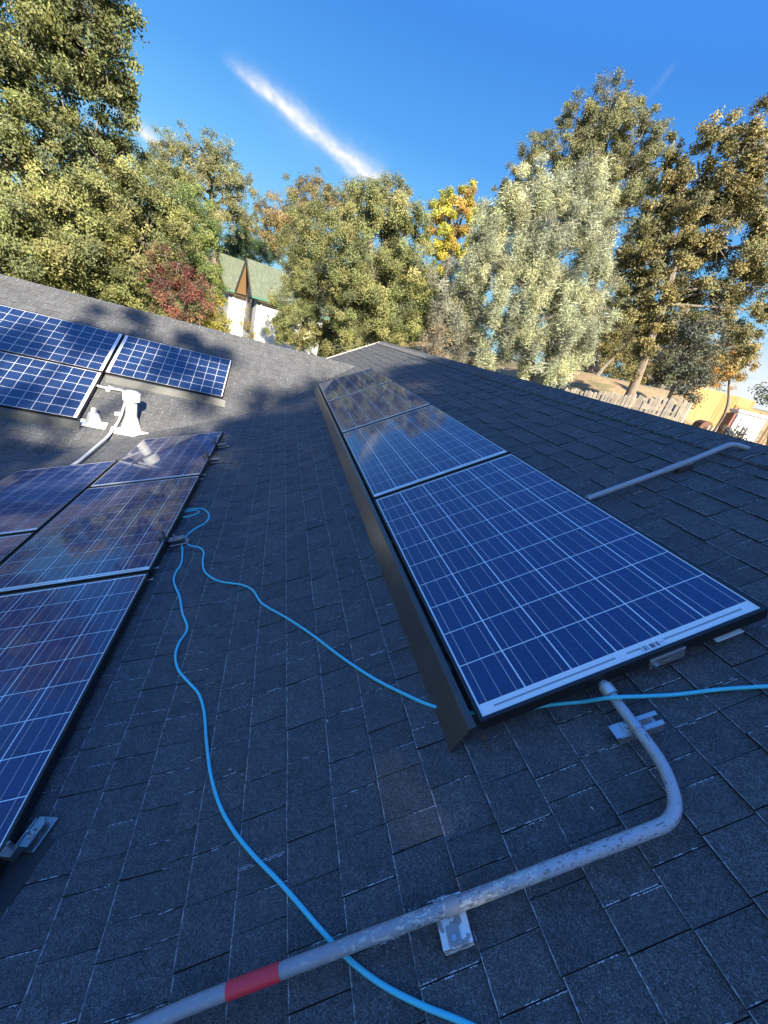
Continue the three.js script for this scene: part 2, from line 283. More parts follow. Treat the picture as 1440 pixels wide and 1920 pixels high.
{ // serial barcode on the white margin of the nearest one
  const bc = dataTex(256, 64, (i, j, o) => { const txt = j > 6 && j < 58, g1 = i < 74, g2 = i > 96 && i < 190; let k = 1; if (txt && (g1 || g2) && hash(Math.floor(i / 3.2), 1, 91) > .45) k = 0; if (i > 206 && i < 236 && Math.abs(j - 32) < 5 && hash(Math.floor(i / 6), Math.floor(j / 4), 93) > .3) k = 0; const l = k ? .78 : .05; o[0] = o[1] = o[2] = toS(l); }, true, false);
  const b = mesh('barcode_label', new THREE.PlaneGeometry(.085, .02).rotateX(-Math.PI / 2), phys([1, 1, 1], .5, { map: bc, ...glassy }), D[0]); b.position.set(.11, -.0019, PL / 2 - .022);
}
const CU = -1.44660, CV = 1.59195, CBV = 4.07672;
const panelC = (u, v, l) => placePanel(slopeL, .072, u - PW / 2, v + PL / 2, 1, l, gC);
panelC(CU, CV - stepV, 'solar panel at left image edge nearest the camera, beside the lowest roof bracket');
panelC(CU, CV, 'middle solar panel of the left array, mirroring dark branches and blue sky');
panelC(CU, CV + stepV, 'far solar panel of the left array that mirrors the white vent pipe');
panelC(CU - PW - GAP, CBV - PL, 'outer upper solar panel of the left array, where the wing conduit ends');
panelC(CU - PW - GAP, CBV - PL - stepV, 'sliver of solar panel at left image edge, below the outer upper panel');
const BU = -1.00523, BV = -3.15513;
placePanel(slopeB, .1, BU + PW / 2, BV + PL / 2, -1, 'rightmost solar panel on the wing roof, half in tree shadow, above the white vent', gB);
placePanel(slopeB, .1, BU + PW / 2, BV - GAP - PL / 2, 1, 'upper left solar panel on the wing roof, just below the wing ridge', gB);
placePanel(slopeB, .1, BU - GAP - PW / 2, BV - GAP - PL / 2, 1, 'lower left solar panel on the wing roof, left of the small vent', gB);

// skirts: folded dark metal along the low edges
const skirtMap = dataTex(512, 512, (i, j, o) => { const n = fbm(i / 60, j / 60, 131, 4), s = hash(Math.floor(i / 3), Math.floor(j / 3), 133); let l = .052 * (.8 + .5 * n); if (s > .98 && noise(i / 40, j / 40, 139) > .4) l = .02; o[0] = toS(l * 1.12); o[1] = toS(l); o[2] = toS(l * .88); }, true);
const skirtMat = phys([1, 1, 1], .5, { map: skirtMap, metalness: .2, clearcoat: .8, clearcoatRoughness: .22 });
const greySkirt = std([.075, .077, .076], .5, { metalness: .25 });
function skirt(slope, u, v0, v1, seams, label) {
  const t = thing('panel_skirt', label, 'skirt'), prof = [[-.124, .0015], [-.0465, .0775], [-.0435, .0795], [-.021, .0795], [-.021, .074], [-.041, .074], [-.115, .0015]];
  const cuts = [v0, ...seams, v1];
  for (let i = 0; i + 1 < cuts.length; i++) {
    const s = new THREE.Shape(prof.map((p) => new THREE.Vector2(p[0], p[1]))), g = new THREE.ExtrudeGeometry(s, { depth: cuts[i + 1] - cuts[i] - .002, bevelEnabled: false });
    const uvA = g.attributes.uv; for (let k = 0; k < uvA.count; k++) uvA.setXY(k, uvA.getX(k) * 2, uvA.getY(k) * 2);
    const dir = new THREE.Vector3().crossVectors(slope.U, slope.N), sg = Math.sign(dir.dot(slope.V));
    g.applyMatrix4(new THREE.Matrix4().makeBasis(slope.U, slope.N, dir).setPosition(slope.at(u, sg > 0 ? cuts[i] : cuts[i + 1], 0)));
    mesh('skirt_length', g, slope === slopeB ? greySkirt : skirtMat, t);
  }
  const st = []; for (let v = v0 + .25; v < v1; v += .9) { const g = box(0, .037, 0, .02, .066, .04); g.applyMatrix4(new THREE.Matrix4().makeBasis(slope.U, slope.N, new THREE.Vector3().crossVectors(slope.U, slope.N)).setPosition(slope.at(u - .022, v, 0))); st.push(g); }
  mesh('skirt_bracket', mergeGeometries(st), frameMat, t);
}
skirt(slopeA, 0, -.005, 6.72, [1.74, 3.4, 5.1], 'long dark bronze metal skirt along the low side of the ridge row of panels');
skirt(slopeB, BU, BV + .02, -1.445, [], 'grey metal skirt under the rightmost wing panel, above the white vent');
skirt(slopeB, BU - GAP - PW, BV - GAP - PL - 1.2, BV + .012, [BV - 1.5], 'grey metal skirt under the lower left wing panel at image edge');
{ // rails under the arrays
  const rail = (slope, u, v0, v1, h, label, grp) => { const t = mesh('mounting_rail', box(0, 0, 0, .035, .03, v1 - v0), frameMat); tag(t, label, 'rail', grp); frame(t, slope.at(u, (v0 + v1) / 2, h), slope.U, slope.N); };
  rail(slopeA, .24, .04, 6.62, .04, 'dark mounting rail under the low side of the ridge row', 'mounting rails under the ridge row');
  rail(slopeA, .76, .04, 6.62, .04, 'dark mounting rail under the high side of the ridge row', 'mounting rails under the ridge row');
  rail(slopeL, CU - .03, -.1, 4.9, .016, 'dark mounting rail under the upper edge of the left array');
}
// end hardware of the nearest panel
{
  const p = V([0.569, 0.277, 0.006]), b = thing('end_bracket', 'flat grey metal rail bracket with slot under the near end of the front panel', 'bracket');
  const s = new THREE.Shape(); s.moveTo(-.062, -.02); s.lineTo(.062, -.02); s.lineTo(.062, .02); s.lineTo(-.062, .02); s.lineTo(-.062, -.02);
  const ho = new THREE.Path(); ho.moveTo(-.012, -.004); ho.lineTo(.012, -.004); ho.lineTo(.012, .006); ho.lineTo(-.012, .006); ho.lineTo(-.012, -.004); s.holes.push(ho);
  mesh('plate', new THREE.ExtrudeGeometry(s, { depth: .004, bevelEnabled: true, bevelSize: .001, bevelThickness: .001, bevelSegments: 1 }), std([.4, .42, .44], .4, { metalness: .7 }), b);
  mesh('flange', box(0, .0215, -.012, .126, .003, .03), alu, b);
  const n = mesh('square_nut', rbox(-.045, -.004, .009, .017, .017, .01, .002), alu, b); n.rotation.z = .05;
  frame(b, p, slopeA.U, slopeA.N);
  const st = mesh('white_sticker', rbox(0, 0, 0, .1, .017, .002, .0006), std([.75, .75, .74], .6)); tag(st, 'small white sticker on the dark underside at the right end of front panel', 'sticker'); frame(st, V([0.78, 0.378, 0.002]), slopeA.U, slopeA.N); st.rotateX(1.5);
}
// L-shaped feet with bolts along the upper edge of the left array
{
  const foot = new THREE.Group();
  mesh('flashing', rbox(-.07, .003, 0, .17, .0025, .12, .001), std([.035, .036, .038], .85), foot);
  mesh('base', rbox(.02, .01, 0, .095, .008, .055, .003), alu, foot);
  const s = new THREE.Shape(); s.moveTo(-.035, 0); s.lineTo(.03, 0); s.lineTo(.044, .014); s.lineTo(.044, .03); s.lineTo(-.035, .03); s.lineTo(-.035, 0);
  const slot = new THREE.Path(); slot.absellipse(.004, .014, .012, .006, 0, Math.PI * 2, true); s.holes.push(slot);
  const up = new THREE.ExtrudeGeometry(s, { depth: .006, bevelEnabled: true, bevelSize: .0012, bevelThickness: .0012, bevelSegments: 2, curveSegments: 10 });
  mesh('bracket', up.clone().rotateX(-Math.PI / 2).translate(.01, .03, .015), alu, foot);
  mesh('upright', rbox(.012, .022, -.024, .075, .03, .006, .002), alu, foot);
  mesh('bolt', mergeGeometries([new THREE.CylinderGeometry(.009, .009, .008, 6).translate(.004, .038, .002), new THREE.CylinderGeometry(.004, .004, .03, 8).translate(.004, .048, .002), new THREE.CylinderGeometry(.013, .013, .002, 16).translate(.004, .035, .002)]), steel, foot);
  mesh('clamp', mergeGeometries([rbox(-.05, .06, .0, .03, .03, .04, .002), new THREE.CylinderGeometry(.006, .006, .05, 8).translate(-.04, .07, 0)]), std([.2, .2, .2], .4, { metalness: .8 }), foot);
  const L = ['aluminium roof bracket at lower left, nearest the camera beside the panel edge', 'aluminium roof bracket where the blue cable passes the panel edge', 'lower of two small roof brackets at the far panel corner', 'upper of two small roof brackets at the far panel corner'];
  [.153, 1.99, 3.79, 4.36].forEach((v, i) => { const o = i ? foot.clone() : foot; o.name = numbered('roof_bracket'); scene.add(o); tag(o, L[i], 'bracket', 'roof brackets along the left array'); frame(o, slopeL.at(CU + .045, v, .006), slopeL.U, slopeL.N); o.rotateY(i ? .12 * (i % 2 ? 1 : -1) : 1.25); o.scale.setScalar(i ? 1.35 : 1); });
  const B = ['lower silver bolt on panel frame beside the near gap', 'upper silver bolt on panel frame beside the near gap', 'lower silver bolt on panel frame beside the far gap', 'upper silver bolt on panel frame beside the far gap'];
  [CV - GAP - .05, CV + .045, CV + PL - .05, CV + stepV + .045].forEach((v, i) => { const b = thing('frame_bolt', B[i], 'bolt', 'silver bolts on the left array frames'); mesh('shank', new THREE.CylinderGeometry(.003, .003, .03, 8).rotateZ(Math.PI / 2), steel, b); mesh('head', new THREE.CylinderGeometry(.008, .008, .007, 6).rotateZ(Math.PI / 2).translate(.014, 0, 0), steel, b); frame(b, slopeL.at(CU + .02, v, .05), slopeL.U, slopeL.N); });
}

// ---------------------------------------------------------------- conduits and cable
const paintMap = dataTex(2048, 256, (i, j, o) => {   // slate paint, rubbed pale in the middle of the run, dark drips towards the far end
  const t = i / 2048, n = fbm(i / 10, j / 12, 151, 4), sp = noise(i / 7, j / 9, 161), sp2 = noise(i / 14, j / 5, 167), up = .5 + .5 * Math.cos((j / 256 - .3) * 6.283);
  let c = [.31, .33, .37];
  const pale = smooth(.3, .5, t) * (1 - .25 * smooth(.55, .7, t)), bare = smooth(.55, .66, n + .16 * pale - .12 * up);
  c = c.map((v, k) => lerp(v, [.5, .53, .58][k], smooth(.5, .62, t) * .7));
  if (t > .12 && t < .58) c = c.map((v, k) => lerp(v, [.62, .62, .58][k], bare * (.3 + .5 * smooth(.25, .4, t))));
  if (t > .4 && sp > .8 && t < .72) c = c.map((v) => v * .55); if (t > .62 && sp2 > .88) c = c.map((v) => v * .35);
  o[0] = toS(c[0]); o[1] = toS(c[1]); o[2] = toS(c[2]); }, true);
const conduitMat = new THREE.MeshStandardMaterial({ map: paintMap, roughness: .5, metalness: .15 });
const galv = std([.5, .52, .54], .42, { metalness: .75 });
function bent(pts, rad = .12) { // straight runs joined by round bends
  const P = pts.map(V), path = new THREE.CurvePath(); let a = P[0];
  for (let i = 1; i < P.length - 1; i++) { const d0 = P[i].clone().sub(P[i - 1]), d1 = P[i + 1].clone().sub(P[i]), k = Math.min(rad, d0.length() * .48, d1.length() * .48), s = P[i].clone().addScaledVector(d0.normalize(), -k), e = P[i].clone().addScaledVector(d1.normalize(), k); path.add(new THREE.LineCurve3(a, s)); path.add(new THREE.QuadraticBezierCurve3(s, P[i], e)); a = e; }
  path.add(new THREE.LineCurve3(a, P[P.length - 1])); return new THREE.CatmullRomCurve3(path.getSpacedPoints(90));
}
const pipeGeo = (curve, r, seg = 160) => { const g = new THREE.TubeGeometry(curve, seg, r, 18), L = curve.getLength(), uv = g.attributes.uv; for (let i = 0; i < uv.count; i++) uv.setX(i, uv.getX(i) * (L > 1.2 ? .999 : .3)); return g; };
function stretch(curve, q0, q1, r) { // a band round the pipe between the places nearest to two points
  const near = (q) => { let b = 9, t = 0; for (let i = 0; i <= 400; i++) { const d = curve.getPointAt(i / 400).distanceTo(V(q)); if (d < b) { b = d; t = i / 400; } } return t; };
  const t0 = near(q0), t1 = near(q1), pts = []; for (let i = 0; i <= 12; i++) pts.push(curve.getPointAt(lerp(t0, t1, i / 12))); return new THREE.TubeGeometry(new THREE.CatmullRomCurve3(pts), 12, r, 18);
}
function orient(o, pos, along, up) { const ex = along.clone().addScaledVector(up, -along.dot(up)).normalize(); return frame(o, pos, ex, up); }
{
  const c = thing('conduit', 'grey painted metal conduit in the foreground with a red band, bending under the front panel', 'conduit');
  const cur = bent([[-1.006, -0.594, 0.361], [-0.781, -0.505, 0.329], [-0.19, -0.165, 0.35], [0.308, 0.122, 0.367], [0.358, 0.151, 0.268], [0.374, 0.16, 0.031], [0.381, 0.164, -0.095]], .13);
  mesh('pipe', pipeGeo(cur, .0152), conduitMat, c);
  mesh('red_band', stretch(cur, [-0.645, -0.426, 0.337], [-0.541, -0.367, 0.339], .0162), std([.85, .04, .07], .42), c).userData.label = 'band of glossy red tape';
  mesh('compression_nut', stretch(cur, [0.37, 0.157, 0.053], [0.376, 0.161, 0.018], .0215), std([.75, .75, .72], .35, { metalness: .5 }), c);
  mesh('strap', stretch(cur, [-0.198, -0.169, 0.35], [-0.176, -0.156, 0.351], .0172), std([.3, .31, .33], .5), c);
  mesh('strap', stretch(cur, [0.372, 0.158, 0.138], [0.37, 0.157, 0.164], .0175), galv, c);
  const dir = V([-0.103, -0.175, 0.338]).sub(V([-0.22, -0.242, 0.333]));
  const patch = dataTex(128, 128, (i, j, o) => { const n = fbm(i / 30, j / 30, 171, 4); const l = n > .5 ? [.72, .76, .78] : [.3, .3, .31]; o[0] = toS(l[0]); o[1] = toS(l[1]); o[2] = toS(l[2]); }, true);
  const b1 = thing('conduit_support', 'support block with peeling white paint and strap under the foreground conduit', 'support', 'supports under the conduits');
  mesh('block', rbox(0, .017, 0, .07, .032, .086, .003), std([1, 1, 1], .6, { map: patch }), b1);
  mesh('strap_tab', rbox(-.004, .034, .024, .03, .003, .034, .001), std([.3, .31, .33], .5), b1); mesh('screw', new THREE.CylinderGeometry(.0065, .0065, .006, 6).translate(-.004, .038, .03), steel, b1);
  mesh('groove', box(.0355, .016, 0, .002, .012, .088), std([.06, .05, .05], .8), b1);
  orient(b1, V([-0.17, -0.213, 0.367]).addScaledVector(slopeA.N, .003), dir, slopeA.N);
  const dir2 = V([0.412, 0.122, 0.175]).sub(V([0.418, 0.125, 0.053]));
  const b2 = thing('conduit_support', 'galvanised strut channel with strap under the conduit bend beside front panel', 'support', 'supports under the conduits');
  mesh('channel', mergeGeometries([box(0, .004, 0, .042, .003, .13), box(-.02, .018, 0, .0025, .03, .13), box(.02, .018, 0, .0025, .03, .13), box(0, .034, .052, .038, .002, .046), box(-.014, .034, -.02, .012, .002, .1), box(.014, .034, -.02, .012, .002, .1)]), galv, b2);
  mesh('strap_tab', rbox(0, .037, .03, .03, .003, .03, .001), galv, b2); mesh('bolt', new THREE.CylinderGeometry(.006, .006, .01, 6).translate(0, .042, .033), steel, b2);
  orient(b2, V([0.405, 0.117, 0.142]).addScaledVector(slopeA.N, .003), dir2, slopeA.N);

  const c2 = thing('conduit', 'straight grey conduit running from the ridge row over the ridge', 'conduit');
  const cur2 = bent([[0.879, 0.448, -0.929], [0.953, 0.491, -0.939], [1.411, 0.754, -0.945], [1.714, 0.934, -0.964], [1.764, 0.934, -0.915], [2.516, 0.882, -1.335]], .16);
  mesh('pipe', pipeGeo(cur2, .0145), std([.36, .39, .43], .45, { metalness: .1 }), c2); mesh('coupling', stretch(cur2, [1.332, 0.709, -0.943], [1.434, 0.767, -0.946], .0165), std([.33, .36, .4], .45), c2);
  mesh('end_nut', stretch(cur2, [0.924, 0.474, -0.937], [0.947, 0.487, -0.937], .019), alu, c2);
  const b3 = thing('conduit_support', 'dark strut block under the conduit that crosses the ridge', 'support', 'supports under the conduits');
  mesh('block', rbox(0, .017, 0, .1, .032, .05, .002), std([.06, .055, .05], .6), b3); mesh('cap', rbox(.02, .034, .012, .05, .003, .02, .001), galv, b3);
  orient(b3, V([1.473, 0.732, -0.959]).addScaledVector(slopeA.N, .004), V([1.585, 0.797, -1.018]).sub(V([1.404, 0.692, -1.014])), slopeA.N);

  const c3 = thing('conduit', 'pale grey conduit on the wing roof, bending from lower panel down to the left array', 'conduit');
  const cur3 = bent([[-3.215, -0.679, -6.123], [-3.088, -0.686, -6.11], [-2.793, -0.67, -6.138], [-2.73, -0.963, -5.629], [-2.777, -1.145, -5.313], [-2.723, -1.148, -4.269], [-2.771, -1.179, -4.045]], .16);
  mesh('pipe', pipeGeo(cur3, .018), std([.55, .56, .56], .45, { metalness: .2 }), c3);
  const s3 = (p, l, a) => { const b = thing('conduit_support', l, 'support', 'supports under the conduits'); mesh('block', rbox(0, .018, 0, .1, .034, .05, .003), std([.6, .6, .58], .6), b); mesh('strap', new THREE.TorusGeometry(.02, .004, 6, 12, Math.PI).rotateY(Math.PI / 2).translate(-.01, .04, 0), galv, b); frame(b, V(p), slopeB.V, slopeB.N); b.rotateY(a); };
  s3([-3.042, -0.714, -6.154], 'small pale support block under the top of wing conduit', 1.4); s3([-2.788, -0.948, -5.747], 'small pale support block beside the middle of wing conduit', .2);
}
{ // the blue cable: from the foreground past the bracket, under the left array, out again, under the front panel and off to the right
  const t = thing('blue_cable', 'thin bright blue cable winding over the shingles and under the panels', 'cable');
  const pts = [[-0.103, -0.164, 0.582], [-0.195, -0.217, 0.51], [-0.27, -0.26, 0.46], [-0.336, -0.298, 0.409], [-0.397, -0.334, 0.347], [-0.448, -0.363, 0.281], [-0.498, -0.392, 0.211], [-0.543, -0.418, 0.15], [-0.602, -0.451, 0.076], [-0.662, -0.486, -0.01], [-0.714, -0.516, -0.106], [-0.758, -0.541, -0.227], [-0.791, -0.56, -0.362], [-0.825, -0.579, -0.517], [-0.86, -0.592, -0.607], [-0.922, -0.612, -0.695], [-0.971, -0.628, -0.77], [-1.002, -0.637, -0.861], [-1.004, -0.638, -0.95], [-0.987, -0.633, -1.021], [-0.992, -0.634, -1.07], [-1.036, -0.648, -1.182], [-1.081, -0.663, -1.336], [-1.15, -0.685, -1.515], [-1.161, -0.688, -1.605], [-1.151, -0.685, -1.706], [-1.167, -0.69, -1.831], [-1.195, -0.699, -1.955], [-1.23, -0.71, -2.042], [-1.278, -0.725, -2.121], [-1.317, -0.738, -2.217]]
    .concat([[-1.407, -0.763, -2.337], [-1.469, -0.783, -2.518], [-1.385, -0.756, -2.49], [-1.272, -0.72, -2.433]], [[-1.221, -0.707, -2.451], [-1.178, -0.693, -2.497], [-1.215, -0.705, -2.55], [-1.299, -0.732, -2.548], [-1.286, -0.728, -2.585], [-1.169, -0.691, -2.566], [-1.104, -0.67, -2.462], [-1.084, -0.663, -2.376], [-1.093, -0.666, -2.285], [-1.157, -0.687, -2.199], [-1.195, -0.699, -2.094], [-1.186, -0.696, -2.012], [-1.142, -0.682, -1.945], [-1.064, -0.657, -1.884], [-1.032, -0.647, -1.809], [-1.021, -0.644, -1.705], [-0.987, -0.633, -1.569], [-0.936, -0.616, -1.489], [-0.883, -0.6, -1.434], [-0.748, -0.536, -1.326], [-0.689, -0.502, -1.236], [-0.639, -0.473, -1.094], [-0.511, -0.399, -0.888], [-0.412, -0.342, -0.718], [-0.31, -0.283, -0.525], [-0.214, -0.228, -0.363], [-0.128, -0.179, -0.245], [-0.067, -0.144, -0.17]])
    .concat([[0.003, -0.099, -0.107], [0.086, -0.051, -0.063], [0.171, -0.002, -0.034]], [[0.252, 0.042, -0.015], [0.327, 0.085, 0.011]], [[0.348, 0.175, 0.071]], [[0.438, 0.195, 0.084]], [[0.551, 0.218, 0.097], [0.638, 0.268, 0.124], [0.707, 0.308, 0.15], [0.783, 0.351, 0.182], [0.864, 0.398, 0.231]]);
  mesh('jacket', new THREE.TubeGeometry(new THREE.CatmullRomCurve3(pts.map(V), false, 'centripetal'), 900, .0058, 10), std([.09, .62, .76], .42), t);
}
// ---------------------------------------------------------------- vents on the wing roof
{
  const white = std([.62, .62, .59], .55), p = V([-2.577, -1.056, -5.568]), o = V([p.x, p.y, p.z]);
  const v = thing('vent_pipe', 'tall white vent pipe with drum cap on the wing roof', 'vent', null, [o.x, o.y, o.z]);
  mesh('pipe', new THREE.LatheGeometry([[.001, -.05], [.07, -.05], [.07, .40], [.066, .41], [.001, .41]].map((q) => new THREE.Vector2(...q)), 32), white, v);
  mesh('cap', new THREE.LatheGeometry([[.001, .395], [.106, .395], [.11, .4], [.11, .49], [.104, .505], [.06, .53], [.001, .534]].map((q) => new THREE.Vector2(...q)), 36), white, v);
  mesh('collar', new THREE.LatheGeometry([[.135, -.06], [.125, .0], [.095, .1], [.074, .17], [.071, .17], [.071, .1]].map((q) => new THREE.Vector2(...q)), 32), white, v);
  const fl = mesh('flashing', rbox(-.13, 0, 0, .12, .004, .46, .0015), white, v); fl.quaternion.setFromRotationMatrix(new THREE.Matrix4().makeBasis(slopeB.U, slopeB.N, slopeB.V)); fl.position.copy(slopeB.N.clone().multiplyScalar(.011)).addScaledVector(slopeB.U, .03);
  const q = V([-3.043, -1.044, -5.589]), w = thing('small_vent', 'short white vent boot with narrow pipe beside the lower wing panel', 'vent', null, [q.x, q.y, q.z]);
  mesh('boot', new THREE.LatheGeometry([[.1, -.05], [.09, .0], [.07, .08], [.05, .11], [.03, .12]].map((s) => new THREE.Vector2(...s)), 28), white, w);
  mesh('pipe', new THREE.LatheGeometry([[.034, .0], [.034, .17], [.03, .172], [.028, .16], [.028, .0]].map((s) => new THREE.Vector2(...s)), 20), white, w);
  const f2 = mesh('flashing', rbox(-.08, 0, 0, .13, .004, .36, .0015), white, w); f2.quaternion.copy(fl.quaternion); f2.position.copy(slopeB.N.clone().multiplyScalar(.011));
}
// ---------------------------------------------------------------- ground
const groundY = (x, z) => -2.9 + 3.3 * smooth(2.6, 8.4, x) + 1.6 * smooth(-7.5, -15, z) * smooth(7.5, 12, x) + .07 * Math.max(0, Math.min(60, x - 12)) * smooth(-6, -16, z) + .06 * (fbm(x * .5, z * .5, 201, 3) - .5);
{
  const N = 220, g = new THREE.PlaneGeometry(2, 2, N, N).rotateX(-Math.PI / 2), P = g.attributes.position, uv = g.attributes.uv, warp = (t) => Math.sign(t) * (22 * Math.abs(t) + 380 * Math.pow(Math.abs(t), 5));
  for (let i = 0; i < P.count; i++) { const x = warp(P.getX(i)) + 4, z = warp(P.getZ(i)) - 8; P.setXYZ(i, x, groundY(x, z), z); uv.setXY(i, x / 4, z / 4); }
  g.computeVertexNormals();
  const map = dataTex(1024, 1024, (i, j, o) => { const a = noise(i / 8, j / 8, 211, 128), b = hash(Math.floor(i / 3), Math.floor(j / 5), 213), c = noise(i / 64, j / 64, 217, 16), d = noise(i / 128, j / 128, 219, 8); const k = .55 + .45 * a + .35 * (b - .5); const gr = smooth(.6, .8, d) * .6; o[0] = toS(lerp(.36, .14, gr) * k); o[1] = toS(lerp(.26, .15, gr) * k * (.9 + .2 * c)); o[2] = toS(lerp(.14, .06, gr) * k); }, true);
  const gc = new Float32Array(P.count * 3); for (let i = 0; i < P.count; i++) { const t = smooth(6, -1, P.getX(i)); gc.set([lerp(1, .3, t), lerp(1, .5, t), lerp(1, .42, t)], i * 3); } g.setAttribute('color', new THREE.BufferAttribute(gc, 3));
  const m = mesh('ground', g, new THREE.MeshStandardMaterial({ map, roughness: 1, vertexColors: true })); m.userData.kind = 'structure';
}
// ---------------------------------------------------------------- trees
const leafMat = phys([1, 1, 1], .62, { transmission: .35, thickness: 0, side: THREE.DoubleSide });
function sprig(leaves, spread, len, wid, seed, droop = 0, narrow = false) { // a few folded leaves on a twig, about `spread` across
  const r = rng(seed), p = [], q = new THREE.Quaternion(), e = new THREE.Euler();
  for (let i = 0; i < leaves; i++) {
    const L = len * (.7 + .6 * r()), W = wid * (.75 + .5 * r()), f = .25 * W;
    e.set((r() - .5) * (narrow ? 2.4 : 1.5) + (droop ? -1.1 : 0), r() * 6.28, (r() - .5) * (narrow ? 1.6 : 1.1)); q.setFromEuler(e);
    const o = new THREE.Vector3((r() - .5), (r() - .5) * (narrow ? 1.2 : .7), (r() - .5)).multiplyScalar(spread);
    const pt = (x, y, z) => new THREE.Vector3(x, y, z).applyQuaternion(q).add(o).toArray();
    const a = pt(0, 0, 0), b = pt(W / 2, f, L * .45), c = pt(0, 0, L), d = pt(-W / 2, f, L * .45);
    p.push(...a, ...c, ...b, ...a, ...d, ...c);
  }
  const g = new THREE.BufferGeometry(); g.setAttribute('position', new THREE.Float32BufferAttribute(p, 3)); g.computeVertexNormals(); return g;
}
const oakSprigs = [sprig(9, .2, .075, .04, 401), sprig(9, .2, .07, .038, 402)];
const smallSprigs = [sprig(10, .22, .055, .034, 411), sprig(10, .22, .06, .034, 412)];
const bigSprigs = [sprig(8, .24, .095, .05, 431, .4), sprig(8, .24, .09, .046, 432, .4)];
const willowSprigs = [sprig(11, .26, .11, .022, 421, 1, true), sprig(11, .26, .12, .02, 422, 1, true)];
const barkMap = dataTex(256, 512, (i, j, o) => { const n = fbm(i / 12, j / 40, 501, 5), m = noise(i / 50, j / 70, 507); const l = .09 + .2 * n * n + .05 * m; o[0] = toS(l * 1.05); o[1] = toS(l * .93); o[2] = toS(l * .8); }, true);
const barkMat = new THREE.MeshStandardMaterial({ map: barkMap, bumpMap: barkMap, bumpScale: .02, roughness: .95 });
const paleBark = new THREE.MeshStandardMaterial({ map: barkMap, bumpMap: barkMap, bumpScale: .02, roughness: .95, color: rgb(1.25, 1.15, 1.08) });
const UP = new THREE.Vector3(0, 1, 0);
